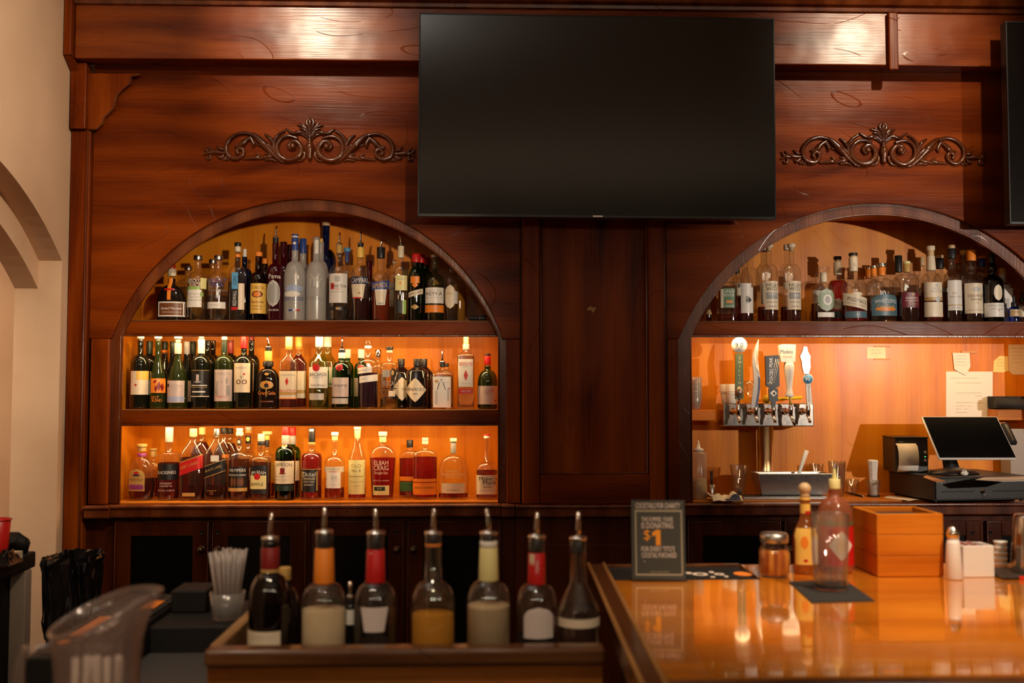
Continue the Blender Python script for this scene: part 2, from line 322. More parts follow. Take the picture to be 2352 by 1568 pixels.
# ================================================================ the room
YN, YF = 0.03, 0.36                    # front edge and back wall of the niches
ZT, ZM, ZL = P(700, 735, YN).z, P(700, 940, YN).z, P(700, 1152, YN).z
XL = -1.735
MB().box(-4.6, 4.4, -7.0, 0.8, -0.1, -0.0006, wood('dark_floorboards', 'X', (.02, .01, .005), (.05, .025, .012), (.08, .04, .02), rough=.4)).build('floor')['kind'] = 'structure'
CEILM = pm((0.62, 0.58, 0.52), 0.9)
MB().box(-4.6, 4.4, -7.0, 0.8, 3.6, 3.7, CEILM).build('ceiling')['kind'] = 'structure'
MB().box(XL, 4.4, 0.62, 0.8, 0, 3.6, PLAS).build('wall_back')['kind'] = 'structure'
MB().box(-4.6, 4.4, -7.1, -7.0, 0, 3.6, pm((0.10, 0.07, 0.05), 0.9)).build('wall_front')['kind'] = 'structure'
MB().box(4.4, 4.5, -7.0, 0.8, 0, 3.6, pm((0.25, 0.17, 0.11), 0.9)).build('wall_right')['kind'] = 'structure'
# left wall, two plaster layers, both with the arch; the far jamb faces the room
def arch_wall(x0, x1, ylo, yjamb, zs, mb):
    yc, zc, R = yjamb-0.97, zs-1.178, 1.526
    pts = [(0.62, 0), (0.62, 3.6), (ylo, 3.6), (ylo, 0), (yc-0.97, 0)]
    a0 = math.atan2(1.178, -0.97); a1 = math.atan2(1.178, 0.97)
    for i in range(33):
        a = a0+(a1-a0)*i/32; pts.append((yc+R*math.cos(a), zc+R*math.sin(a)))
    pts.append((yjamb, 0))
    mb.prism(pts, x0, x1, PLAS, plane='YZ')
lw = MB(); arch_wall(XL-0.095, XL, -7.0, -0.10, 2.04, lw); arch_wall(XL-0.19, XL-0.0951, -7.0, -0.10, 1.925, lw)
lw.build('wall_left')['kind'] = 'structure'
MB().box(-3.25, -3.15, -7.0, 0.8, 0, 3.6, PLAS).box(-3.15, XL-0.19, 0.3, 0.4, 0, 3.6, PLAS).build('wall_hall')['kind'] = 'structure'

# ================================================================ back bar joinery
def arcfit(l, a, r, Y):
    pl, pa, pr = P(*l, Y), P(*a, Y), P(*r, Y)
    cx = (pl.x+pr.x)/2; hs = (pr.x-pl.x)/2; zb = (pl.z+pr.z)/2; rise = pa.z-zb; R = (hs*hs+rise*rise)/(2*rise)
    return cx, pa.z-R, R, zb
def arcpts(cx, cz, R, zb, n=44):
    a0 = math.acos(max(-1, min(1, (math.sqrt(max(0, R*R-(zb-cz)**2)))/R)))
    if zb < cz: a0 = -a0
    return [(cx-R*math.cos(a0+(PI-2*a0)*i/n), cz+R*math.sin(a0+(PI-2*a0)*i/n)) for i in range(n+1)]
ZLG = P(700, 1160, -.06).z
WEDGE = wood('highlight_wood_edge', 'X', (.12, .05, .02), (.30, .14, .06), (.48, .27, .13), rough=.3, scratch=0, spec=.5)  # pale colour stands for light catching the shelf edges
def bay(name, label, arc, arci, xpan0, xpan1, xo0, xo1, ledx, sidex):
    """one arched shelf unit. arc = outer arch of the face board, arci = inner edge of the recessed arch frame"""
    root = thing(name, (arc[0], 0.1, ZL-0.04), label, 'shelving')
    cx, cz, R, zb = arc; ci, czi, Ri, zbi = arci
    zt = P(700, 60, 0).z
    op = arcpts(cx, cz, R, zb)
    MB().prism([(xpan0, zb), (xpan0, zt), (xpan1, zt), (xpan1, zb)]+op[::-1], -0.02, 0.0, WH).build('face_panel', root, bevel=0.004)
    # recessed frame: ring and legs, down to the sill
    ip = arcpts(ci, czi, Ri, zbi); zs = ZLG+0.001
    xl, xr = ip[0][0], ip[-1][0]
    o2 = arcpts(cx, cz, R+0.03, zb)
    MB().prism([(o2[0][0], zs)]+o2+[(o2[-1][0], zs), (xr, zs)]+ip[::-1]+[(xl, zs)], 0.0005, YN, WTR).build('arch_frame', root, bevel=0.004)
    # bead that runs round the opening
    MB().tube([(xl, 0.004, zs)]+[(x, 0.004, z) for x, z in ip]+[(xr, 0.004, zs)], 0.0045, WTR, n=6, up=(0, 1, 0)).build('arch_bead', root)
    for a, b in sidex:
        MB().box(a, b, -0.028, 0.0, zs+0.001, zb-0.001, WV).build('side_board', root, bevel=0.004)
    # niche lining
    zin = ip
    # the space behind the arched board is a plain rectangular box
    xl -= .035; xr += .035
    ztop = czi+Ri+0.03; lin = [(xl, zs), (xl, ztop), (xr, ztop), (xr, zs)]
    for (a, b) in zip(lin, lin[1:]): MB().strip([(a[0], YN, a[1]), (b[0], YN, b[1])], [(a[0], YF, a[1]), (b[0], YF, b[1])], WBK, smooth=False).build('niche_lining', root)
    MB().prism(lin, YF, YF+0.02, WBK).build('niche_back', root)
    for nm, zz in (('shelf', ZT), ('shelf', ZM)):
        h = 0.062
        xa = xa2 = xl+0.002; xb = xb2 = xr-0.002
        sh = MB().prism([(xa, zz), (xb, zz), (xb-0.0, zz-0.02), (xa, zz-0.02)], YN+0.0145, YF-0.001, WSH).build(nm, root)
        MB().prism([(xa, zz), (xb, zz), (xb2, zz-h), (xa2, zz-h)], YN, YN+0.014, WH).build('front_rail', sh, bevel=0.004)
        MB().prism([(xa2, zz-h+.002), (xb2, zz-h+.002), (xb2, zz-h-0.008), (xa2, zz-h-0.008)], YN+0.003, YN+0.018, WTR).build('light_rail', sh, bevel=0.002)
        MB().tube([(xa+.001, YN-.0005, zz-.003), (xb-.001, YN-.0005, zz-.003)], .0026, WEDGE, n=6, up=(0, 0, 1)).build('lit_or_worn_edge', sh)  # thin pale tube draws the bright highlight along the shelf edge
        led = MB().box(ledx[0], ledx[1], YN+0.026, YN+0.042, zz-0.028, zz-0.0205, pm((.9, .85, .7), .4)).build('led_strip', sh)
    MB().box(xl+0.001, xr-0.001, YN+0.0005, YF-0.001, ZL-0.03, ZL, WSH).build('bottom_shelf', root, bevel=0.003)
    MB().box(xl+0.036, xr-0.036, 0.014, YN, ZLG+.001, ZL-.0045, BLKM).box(xl+0.036, xr-0.036, 0.008, YN, ZL-.004, ZL, WSH).build('shelf_nosing_and_shade', root)  # black box paints the shadow gap under the amber nosing
    return root
AL = arcfit((255, 778), (705, 457), (1155, 778), -0.02); ALi = arcfit((279, 772), (707, 482), (1146, 772), 0.0)
cR = P(2028, 972, -0.02); lR = P(1560, 778, -0.02); aR = P(2028, 467, -0.02)
hs = cR.x-lR.x; AR = (cR.x, aR.z-(hs*hs+(aR.z-lR.z)**2)/(2*(aR.z-lR.z)), (hs*hs+(aR.z-lR.z)**2)/(2*(aR.z-lR.z)), lR.z)
ARi = (AR[0], AR[1], AR[2]-0.044, P(1580, 772, 0).z)
X0 = XL+0.004
xA = P(204, 780, -0.02).x; xB = P(1196, 900, -0.02).x; xC = P(1532, 900, -0.02).x; xD = 3.2
bayL = bay('arched_shelf_unit', 'arched wooden shelf recess left of the television, filled with bottles on three levels', AL, ALi, xA, xB-0.001, 0, 0,
           (ALi[0]-0.74, ALi[0]+0.74), [(P(204, 1000, -.028).x, P(247, 1000, -.028).x), (P(1164, 1000, -.028).x, xB-0.002)])
bayR = bay('arched_shelf_unit', 'arched wooden recess right of the centre panel, bottle shelf above beer taps', AR, ARi, xC, xD, 0, 0,
           (ARi[0]-0.78, ARi[0]+0.78), [(xC+0.001, P(1560, 1000, -.028).x), (AR[0]+AR[2], xD)])
# the right-hand recess has no middle shelf, only a short ledge at its left end
for ch in list(bayR.children):
    if ch.name.startswith('shelf') and abs((ch.bound_box[1][2]+bayR.location.z)-ZM) < 0.05 or (ch.name.startswith('shelf') and max(c[2] for c in ch.bound_box)+bayR.location.z < ZM+0.02):
        for g in list(ch.children): bpy.data.objects.remove(g)
        bpy.data.objects.remove(ch)
def bayled(cx, half, z, pw):
    l = light('AREA', 'led_light', (cx, YN+0.034, z-0.031), (cx, YN+0.10, z-0.30), pw, (1.0, 0.62, 0.26), shape='RECTANGLE', size=2*half, size_y=0.02); return l
bayled(ALi[0], 0.75, ZT, 6.2); bayled(ALi[0], 0.75, ZM, 6.2); bayled(ARi[0], 0.78, ZT, 5.6)

# left edge stile against the plaster, and cornice beam
yb = -0.115
zbB = P(500, 136, yb).z
ZZ=0
def stile(x0, x1, y0, z0, z1, root, nm='stile'):
    o = MB().box(x0, x1, y0, 0.0, z0, z1, WV).build(nm, root, bevel=0.004)
    return o
fr = thing('wall_stile', (X0, -0.03, 0), 'narrow upright wooden edge board where the back bar meets the cream plaster', 'trim board')
z300 = P(190, 300, -.04).z
MB().box(X0, xA-0.001, -0.045, 0.0, 0.0, z300, WV).build('lower_board', fr, bevel=0.004)
MB().tube([(xA-0.012, -0.047, 0.02), (xA-0.012, -0.047, z300)], 0.005, WTR, n=8, up=(1, 0, 0)).build('bead', fr)
MB().box(X0, P(197, 220, -.07).x, -0.07, 0.0, z300+0.001, zbB-0.002, WV).build('upper_board', fr, bevel=0.004)
hd = thing('header_beam', (0.6, yb, zbB), 'deep dark wooden beam running across the top of the back bar', 'beam')
zcor = P(1700, 17, -0.16).z
MB().box(P(171, 100, yb).x, xD, yb, -0.0205, zbB, zcor+0.1, WHB).build('beam_face', hd, bevel=0.005)
xe = P(170, 100, yb).x
MB().box(X0+0.0, xe-0.001, yb-0.03, 0.0, zbB+0.004, zcor+0.1, WV).build('end_board', hd, bevel=0.004)
MB().prism([(yb-0.022, zbB+0.003), (yb+0.045, zbB-0.04), (0, zbB-0.04), (0, zbB+0.003)], X0, xe-0.001, WV, plane='YZ').build('end_bevel', hd, bevel=0.003)
cp = [(yb, zcor+0.12), (yb, zcor-0.004), (yb-0.012, zcor), (yb-0.016, zcor+0.016), (yb-0.034, zcor+0.022), (yb-0.05, zcor+0.05), (yb-0.056, zcor+0.056), (yb-0.056, zcor+0.12)]
MB().prism(cp, xe, xD, WTR, plane='YZ').build('cornice_moulding', hd, bevel=0.002)
xb0, xb1 = P(2042, 90, -.14).x, P(2064, 90, -.14).x
MB().box(xb0, xb1, yb-0.025, yb, P(2050, 160, -.14).z, zcor-0.005, WV).build('batten', hd, bevel=0.005)
# carved corner bracket
bp_ = [(200, 152), (320, 152), (319, 172), (301, 175), (298, 192), (284, 203), (270, 216), (264, 232), (261, 248), (249, 261), (239, 270), (235, 284), (222, 296), (207, 297), (200, 297)]
yb2 = -0.048
br = thing('corner_bracket', P(200, 300, yb2), 'scroll-cut wooden corner bracket beneath the left end of the beam', 'bracket')
BP = [(P(a, b, yb2).x, min(P(a, b, yb2).z, zbB-0.042)) for a, b in bp_]
MB().prism(BP, yb2, -0.0205, WV).build('board', br, bevel=0.005)
MB().tube([(x, yb2-0.001, z) for x, z in BP[1:-1]], 0.004, WTR, n=6).build('edge_bead', br)

# centre panel under the television
cpn = thing('centre_panel', (P(1365, 1000, 0).x, -0.05, ZL), 'tall framed wooden panel between the two arched recesses, under the television', 'panel')
yc = -0.055
xs = [P(a, 900, yc).x for a in (1200, 1240, 1491, 1530)]
zc0, zc1, zrail = ZLG+0.001, zbB-.001, P(1365, 1090, yc).z
MB().box(xs[0], xs[1], yc, 0.0, zc0, zc1, WV).build('stile', cpn, bevel=0.005)
MB().box(xs[2], xs[3], yc, 0.0, zc0, zc1, WV).build('stile', cpn, bevel=0.005)
MB().box(xs[1]+.0005, xs[2]-.0005, yc+.0005, 0.0, zc0, zrail, WH).build('bottom_rail', cpn, bevel=0.004)
MB().box(xs[1]+.0005, xs[2]-.0005, -0.012, 0.0, zrail+.0005, zc1, WV).build('recessed_board', cpn)
tb = 0.006
MB().tube([(xs[1]+tb, yc+.01, zc1), (xs[1]+tb, yc+.01, zrail+tb), (xs[2]-tb, yc+.01, zrail+tb), (xs[2]-tb, yc+.01, zc1)], 0.006, WTR, n=8).build('inner_bead', cpn)
MB().tube([(xs[3]-.004, yc-.001, zc0), (xs[3]-.004, yc-.001, zc1)], 0.004, WTR, n=8, up=(1, 0, 0)).build('edge_bead', cpn)
# flaked paint spot on the board
MB().prism([(P(a, b, -.0125).x, P(a, b, -.0125).z) for a, b in ((1350, 707), (1355, 703), (1360, 706), (1369, 705), (1366, 714), (1361, 718), (1358, 712), (1349, 713))], -0.0132, -0.0125, pm((0.42, 0.24, 0.09), 0.7)).build('chipped_spot', cpn)
MB().box(xB, xs[0]-.001, -0.018, 0.0, ZLG+.001, zc1, WVD).box(xs[3]+.001, xC, -0.018, 0.0, ZLG+.001, zc1, WVD).build('filler_strip', cpn)

# ledge and base cabinets
zl1 = P(700, 1160, -.06).z; zl0 = P(700, 1189, -.05).z
led = thing('back_bar_ledge', (0.2, -0.04, zl0), 'moulded wooden ledge running along the back bar above the cabinet doors', 'ledge')
def ledge(x0, x1, yy, nm='ledge_section'):
    pr = [(0.013, zl1), (yy+0.004, zl1), (yy, zl1-.004), (yy, zl1-.012), (yy+.008, zl1-.016), (yy+.008, zl0+.006), (yy+.014, zl0), (0.013, zl0)]
    MB().prism(pr, x0, x1, WTR, plane='YZ').build(nm, led, bevel=0.0015)
pxs = [(190, 249, -.075), (250, 1151, -.055), (1152, 1184, -.075), (1185, 1562, -.085), (1563, 2440, -.055)]
for a, b, yy in pxs: ledge(max(X0, P(a, 1175, yy).x), P(b, 1175, yy).x-0.001, yy)
LOCKM = pm((0.02, 0.014, 0.01), 0.3, metal=0.6)
def cabinet(x0, x1, doors, label, drawer=False, ydoor=-0.018):
    r = thing('base_cabinet', ((x0+x1)/2, 0.2, 0), label, 'cabinet')
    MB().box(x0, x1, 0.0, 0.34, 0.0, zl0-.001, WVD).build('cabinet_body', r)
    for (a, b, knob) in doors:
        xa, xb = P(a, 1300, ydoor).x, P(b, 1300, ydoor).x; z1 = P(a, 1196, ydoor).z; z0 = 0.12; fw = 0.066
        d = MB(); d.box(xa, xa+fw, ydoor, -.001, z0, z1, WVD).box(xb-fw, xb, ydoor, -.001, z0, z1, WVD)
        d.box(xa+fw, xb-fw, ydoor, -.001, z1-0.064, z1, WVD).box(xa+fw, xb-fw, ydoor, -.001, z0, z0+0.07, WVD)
        dd = d.build('door', r, bevel=0.003)
        MB().box(xa+fw+.0005, xb-fw-.0005, -0.008, -.001, z0+0.0705, z1-0.0645, pm((0.003, 0.003, 0.003), 0.22)).build('door_glass', dd)
        MB().tube([(xa+.003, ydoor-.001, z0), (xa+.003, ydoor-.001, z1-.003), (xb-.003, ydoor-.001, z1-.003), (xb-.003, ydoor-.001, z0)], 0.0035, WTR, n=6).build('door_bead', dd)
        if knob:
            kx = P(knob, 1263, ydoor-.02).x; kz = P(knob, 1263, ydoor-.02).z; R90 = Matrix.Rotation(PI/2, 3, 'X')
            MB().lathe([(.0045, 0), (.005, .008), (.011, .014), (.0135, .019), (.013, .024), (.008, .028), (.004, .029)], BRONZE, n=20, c=(kx, ydoor, kz), rot=R90).lathe([(.015, 0), (.0155, .0025), (.012, .0035)], BRONZE, n=20, c=(kx, ydoor, kz), rot=R90).build('knob', dd)
            lz = P(knob, 1223, ydoor).z
            MB().lathe([(.0085, 0), (.0085, .003), (.0065, .004), (.006, .0015)], LOCKM, n=18, c=(kx, ydoor, lz), rot=R90).build('lock', dd)
    return r
cabinet(X0+.001, P(478, 1300, -.02).x+.005, [(262, 478, 460)], 'base cabinet furthest left under the bottle shelves, black glass door, nearest the trash can')
MB  # (each door pair is its own carcase)
cabinet(P(478, 1300, -.02).x+.006, P(710, 1300, -.02).x-.001, [(487, 702, 497)], 'base cabinet with black glass door behind the bundle of clear straws')
cabinet(P(710, 1300, -.02).x, P(927, 1300, -.02).x+.005, [(718, 927, 911)], 'base cabinet with black glass door behind the two orange-necked bottles')
cabinet(P(927, 1300, -.02).x+.006, P(1184, 1300, -.02).x, [(936, 1149, 949)], 'base cabinet with black glass door behind the yellow-necked bottle')
cc = thing('base_cabinet', (P(1370, 1300, 0).x, .2, 0), 'plain wooden base cabinet below the tall centre panel', 'cabinet')
MB().box(P(1184, 1300, -.02).x+.001, P(1562, 1300, -.02).x, -0.04, 0.34, 0, zl0-.001, WVD).build('cabinet_body', cc, bevel=.004)
MB().box(P(1205, 1300, -.05).x, P(1540, 1300, -.05).x, -0.052, -.0405, .12, P(1300, 1250, -.05).z, WVD).build('front_panel', cc, bevel=.005)
cabinet(P(1562, 1300, -.02).x+.001, P(1799, 1300, -.02).x, [(1580, 1795, 1782)], 'base cabinet with black glass door behind the dollar charity sign')
cabinet(P(1799, 1300, -.02).x+.001, P(2020, 1300, -.02).x, [(1803, 2016, 1820)], 'base cabinet behind the hot sauce bottles and the wooden crate')
cabinet(P(2020, 1300, -.02).x+.001, P(2262, 1300, -.02).x, [(2024, 2256, 2240)], 'base cabinet under the left half of the cash drawer')
cabinet(P(2262, 1300, -.02).x+.001, P(2510, 1300, -.02).x, [(2268, 2506, 2280)], 'base cabinet furthest right, behind the steel shaker tin')

# televisions
def tv(x0, x1, y_top, y_bot, label, roll, nm='television'):
    yf = -0.25
    a, b = P(x0, y_top, yf), P(x1, y_bot, yf); cx, cz = (a.x+b.x)/2, (a.z+b.z)/2; hw, hh = (b.x-a.x)/2, (a.z-b.z)/2
    r = thing(nm, (cx, yf, cz), label, 'television'); r.rotation_euler = (0, roll, 0)
    def L(mb, name, par=r, **k): return mb.build(name, par, loc=(0, 0, 0), **k)
    bz = 0.006
    fm = MB().box(-hw, hw, 0.004, 0.045, -hh, hh, BLK).box(-hw, -hw+bz, -.0005, .0035, -hh, hh, BLK).box(hw-bz, hw, -.0005, .0035, -hh, hh, BLK).box(-hw+bz, hw-bz, -.0005, .0035, hh-bz, hh, BLK).box(-hw+bz, hw-bz, -.0005, .0035, -hh, -hh+0.011, BLK)
    L(fm, 'tv_case', bevel=0.0012)
    L(MB().box(-hw+bz+.0002, hw-bz-.0002, 0.001, 0.0038, -hh+.0112, hh-bz-.0002, SCREEN), 'screen')
    L(MB().box(-.02, .02, -.0016, -.0006, -hh+.003, -hh+.009, STEELR), 'badge')
    L(MB().box(-.20, .20, .046, -yf-.0555, -.25, .15, BLKM), 'wall_mount')
    return r
SCREEN = pm((0.003, 0.003, 0.0035), 0.13, spec=1.0)
tv(962, 1784, 31, 502, 'large black wall-mounted television over the centre panel, switched off', 0.004)
tv(2309, 3130, 50, 520, 'black television cut off by the right edge of the view', 0.004)

# carved ornaments (drawn as swept scrolls, raised from the panel)
def carve():
    ori = (1180, 455); k = 1/4.356/540*1.0
    def q(p, y=0.0): return Vector(((p[0]-ori[0])*k, y, -(p[1]-ori[1])*k))
    def sm(pts, n=7):
        out = []; N = len(pts)
        for i in range(N-1):
            p0, p1, p2, p3 = [Vector(pts[max(0, min(N-1, j))]) for j in (i-1, i, i+1, i+2)]
            for s_ in range(n):
                t = s_/n; out.append(0.5*((2*p1)+(-p0+p2)*t+(2*p0-5*p1+4*p2-p3)*t*t+(-p0+3*p1-3*p2+p3)*t**3))
        out.append(Vector(pts[-1])); return out
    def sweep(mb, pts, w0, w1, w2, mir, dep=0.0, flat=0.9):
        ps = sm(pts); N = len(ps); path = []; rad = []
        for i, p in enumerate(ps):
            t = i/(N-1); r = (w0+(w1-w0)*min(1, t*2)) if t < .5 else (w1+(w2-w1)*(t-.5)*2)
            v = q(p, dep); path.append((v.x*mir, v.y, v.z)); rad.append(max(3, r*1.22)*k)
        mb.tube(path, rad, WCARVE, n=8, flat=flat)
    def ball(mb, p, r, mir, dep=-.008): v = q(p, dep); rr = r*k; mb.lathe([(rr*math.sin(a), -rr*math.cos(a)) for a in [PI*i/8 for i in range(9)]], WCARVE, n=12, c=(v.x*mir, v.y, v.z))
    root = thing('carved_ornament', (0, 0, 0), 'x', 'ornament')
    for mir in (1, -1):
        a = MB()
        sweep(a, [(1060, 345), (960, 320), (880, 360), (850, 440), (885, 525), (970, 565), (1060, 530), (1098, 455), (1060, 385), (1000, 375), (970, 415), (995, 450), (1025, 430)], 14, 26, 12, mir, -.004)
        sweep(a, [(930, 262), (850, 320), (818, 410), (840, 500), (890, 570), (950, 585)], 12, 16, 8, mir, -.001)
        sweep(a, [(1100, 470), (1130, 500), (1100, 560), (1040, 575)], 8, 16, 5, mir, -.001)
        ball(a, (1012, 425), 34, mir); a.build('inner_scroll', root, loc=(0, 0, 0))
        b = MB()
        sweep(b, [(900, 580), (820, 510), (760, 440), (690, 370), (640, 320), (590, 300)], 8, 34, 12, mir, -.003)
        sweep(b, [(860, 520), (800, 440), (740, 395), (690, 330)], 6, 18, 6, mir, -.006)
        sweep(b, [(830, 430), (790, 350), (730, 300)], 10, 18, 6, mir, -.002)
        sweep(b, [(620, 312), (520, 292), (430, 320), (365, 385), (350, 460), (385, 530), (450, 552), (510, 520), (520, 465), (480, 445), (455, 478), (475, 505)], 15, 20, 14, mir, -.003)
        sweep(b, [(600, 330), (540, 370), (490, 420), (430, 430)], 16, 26, 8, mir, -.001)
        sweep(b, [(590, 340), (620, 400), (610, 440)], 16, 20, 5, mir, -.001)
        sweep(b, [(640, 400), (700, 420), (760, 470), (800, 540)], 6, 14, 5, mir, 0)
        b.build('outer_scroll', root, loc=(0, 0, 0))
        c = MB(); c2 = MB()
        for pts, w_ in (([(520, 555), (600, 545), (680, 530), (640, 490)], 20), ([(650, 555), (720, 540), (800, 520), (730, 490)], 18), ([(730, 565), (800, 555), (850, 575)], 14),
                        ([(345, 490), (280, 490), (210, 475), (170, 430)], 20), ([(330, 460), (290, 450), (255, 420)], 16), ([(250, 500), (180, 490), (120, 520)], 16), ([(200, 490), (150, 470), (135, 440)], 12),
                        ([(190, 510), (195, 545), (165, 555), (150, 530)], 12), ([(330, 510), (290, 540), (260, 520)], 16), ([(350, 530), (330, 560), (310, 535)], 10), ([(380, 550), (360, 565), (350, 545)], 8)):
            sweep(c2 if pts[0][0] > 500 else c, pts, 8, w_, 4, mir, -.001)
        c.build('tip_leaves', root, loc=(0, 0, 0)); c2.build('lower_leaves', root, loc=(0, 0, 0))
    d = MB()
    for mir in (1, -1):
        for pts, w_ in (([(1175, 320), (1120, 230), (1050, 205)], 13), ([(1172, 330), (1140, 240), (1090, 185)], 12), ([(1178, 300), (1165, 230), (1145, 175), (1180, 130)], 14),
                        ([(1165, 330), (1100, 280), (1010, 290), (935, 240)], 20), ([(1160, 345), (1110, 305), (1060, 300)], 11), ([(1168, 320), (1130, 260), (1075, 235)], 11)):
            sweep(d, pts, 7, w_, 5, mir, -.002)
    v = q((1180, 560)); 
    d.lathe([(r*k, (560-z)*k) for r, z in ((14, 565), (26, 540), (24, 500), (34, 470), (40, 430), (34, 395), (22, 385), (28, 375), (22, 365), (26, 355), (18, 340), (12, 310), (16, 250), (22, 190), (14, 145), (3, 128))][::1], WCARVE, n=14, c=(0, -.004, v.z), cap=True)
    d.build('centre_plume', root, loc=(0, 0, 0))
    return root
orn = carve(); p_ = P(712, 344, -.024); orn.location = (p_.x, -.024, p_.z); orn['label'] = 'carved scroll-and-leaf wooden ornament left of the television, above the left arch'
orn['group'] = 'carved ornaments above the arches'
or2 = copy_tree(orn); p_ = P(2029, 353, -.024); or2.location = (p_.x, -.024, p_.z); or2['label'] = 'carved scroll-and-leaf wooden ornament right of the large television, above the right arch'
# ================================================================ bottles
ROW = (0.122, 0.222, 0.314)
def paper(c, rough=0.55):
    return pm(c, rough, name='print')
SW = dict(w=(.80, .76, .70), c=(.78, .66, .48), y=(.85, .52, .10), o=(.85, .24, .02), r=(.55, .01, .01), k=(.012, .011, .012), g=(.06, .16, .05), gg=(.30, .48, .10), b=(.03, .07, .30), bl=(.10, .35, .62), n=(.015, .02, .07),
          gr=(.35, .34, .33), s=(.50, .48, .45), gd=(.50, .30, .08), br=(.16, .05, .015), t=(.62, .42, .22), p=(.30, .05, .22), dr=(.22, .01, .01), lk=(.72, .62, .58), sg=(.30, .38, .27), te=(.08, .16, .20), lb=(.35, .42, .62), dg=(.012, .03, .02), pk=(.62, .50, .46), m=(.16, .01, .025), ly=(.78, .70, .30))
METAL = dict(S=STEELR, B=BRASS, K=BLK, C=CHROME)
def mat_of(k): return METAL[k] if k in METAL else (G['clear'] if k == 'G' else (pm(SW[k], 0.4, name='print')))
SPRE = 1.0/520
def front(x, r, n, dr):
    u = min(0.995, abs(x)/max(r, 1e-5)); return -r*dr*(1-u**n)**(1.0/n)
def bottle(name, x, yt, w, ys, yn, wn, base, Y, bz, glass, liq, yl, caps, els, label, cat='bottle', n=2.0, dr=1.0, sh='round', spout=None, group=None, belly=None, wb=None, yc=None, seg=28, foot=0.0):
    """yt: top of the glass, ys: shoulder, yn: foot of the neck (pixel heights in the photo, turned into metres at this depth)"""
    b0 = P(x, base, Y)
    dep = (b0-CAM).dot(RM@Vector((0, 0, -1)))
    s = dep/F
    z = lambda py: (P(x, py, Y).z-P(x, base, Y).z)
    R = w/2*s; rn = wn/2*s; rb = (wb or w)/2*s
    ht, hs_, hn = z(yt), z(ys), z(yn)
    prof = [(rb*0.90, 0.0), (rb*0.985, 0.0035), (rb, 0.009)]
    if belly: prof += [(belly[0]/2*s, z(belly[1]))]
    prof += [(R, hs_)]
    K = 8
    for i in range(1, K+1):
        t = i/K
        if sh == 'round': rr = rn+(R-rn)*math.cos(t*PI/2)**0.9; zz = hs_+(hn-hs_)*math.sin(t*PI/2)*0.86+(hn-hs_)*0.14*t
        elif sh == 'slope': rr = R+(rn-R)*(t*t*(3-2*t)); zz = hs_+(hn-hs_)*t
        elif sh == 'lin': rr = R+(rn-R)*t; zz = hs_+(hn-hs_)*t
        elif sh == 'square': rr = rn+(R-rn)*(1-t**3.5); zz = hs_+(hn-hs_)*(1-(1-t)**2.2)
        elif sh == 'bulb': rr = [R, R*.93, R*.75, R*.45, rn*.95, rn*1.25, rn*1.55, rn*1.45, rn][i]; zz = hs_+(hn-hs_)*[0, .14, .25, .34, .42, .55, .68, .82, 1][i]
        prof.append((max(rr, rn*0.9), zz))
    if hn < ht-0.006: prof += [(rn*.97, hn+(ht-hn)*.5), (rn, ht-.004)]
    prof.append((rn*0.96, ht))
    def sec(r_):
        k = (r_-rn)/max(1e-6, R-rn); k = max(0, min(1, k)); nn = 2+(n-2)*k; d = 1+(dr-1)*k
        def f(a):
            ca, sa = math.cos(a), math.sin(a)
            return (math.copysign(abs(ca)**(2/nn), ca), math.copysign(abs(sa)**(2/nn), sa)*d)
        return f, nn, d
    root = thing(name, (b0.x, Y, bz), label, cat, group)
    def lathe(mb, pr, mat, grow=0.0, cap=True):
        vs = []; fs = []
        for r, zz in pr:
            f, nn, d = sec(r)
            for q in range(seg):
                c_, s_ = f(2*PI*(q+.5)/seg); vs.append(((r+grow)*c_, (r*1.0+grow)*s_, zz))
        for i in range(len(pr)-1):
            for q in range(seg):
                q2 = (q+1) % seg; fs.append((i*seg+q, i*seg+q2, (i+1)*seg+q2, (i+1)*seg+q))
        if cap: fs.append(tuple(range(seg-1, -1, -1))); o = (len(pr)-1)*seg; fs.append(tuple(range(o, o+seg)))
        mb.add(vs, fs, mat, True)
    def rad(zz):
        for (r0, z0), (r1, z1) in zip(prof, prof[1:]):
            if z0 <= zz <= z1: return r0+(r1-r0)*(zz-z0)/max(1e-6, z1-z0)
        return rn
    loc0 = (0, 0, 0)
    lathe(mb := MB(), prof, G[glass]); mb.build('glass_body', root, loc=loc0)
    if liq:
        hl = z(yl); pl = [(max(.002, r-.0028), zz) for r, zz in prof if .003 < zz < hl-.001]
        pl = [(pl[0][0]*.96, .0075)]+[(r, max(zz, .009)) for r, zz in pl]+[(max(.002, rad(hl)-.0028), hl)]
        lathe(mb := MB(), pl, LQ[liq]); mb.build('liquid', root, loc=loc0)
    for i, cp in enumerate(caps):
        y0, y1, wc, mk = cp[:4]; nm = cp[4] if len(cp) > 4 else ('cap' if i == 0 else 'neck_sleeve')
        a, b = z(y1), z(y0); rc = wc/2*s; e = min(.0015, (b-a)*.2)
        rc2 = (cp[5]/2*s) if len(cp) > 5 else rc
        MB().lathe([(rc2*.99, a), (rc2, a+e), (rc, b-e), (rc*.93, b)] if nm != 'wooden_cap' else [(rc*.72, a), (rc*.8, a+(b-a)*.12)]+[(rc*math.cos(q_), a+(b-a)*(.6+.4*math.sin(q_))) for q_ in [-.9+i_*.3 for i_ in range(9)]], mat_of(mk), n=20, smooth=True).build(nm, root, loc=loc0)
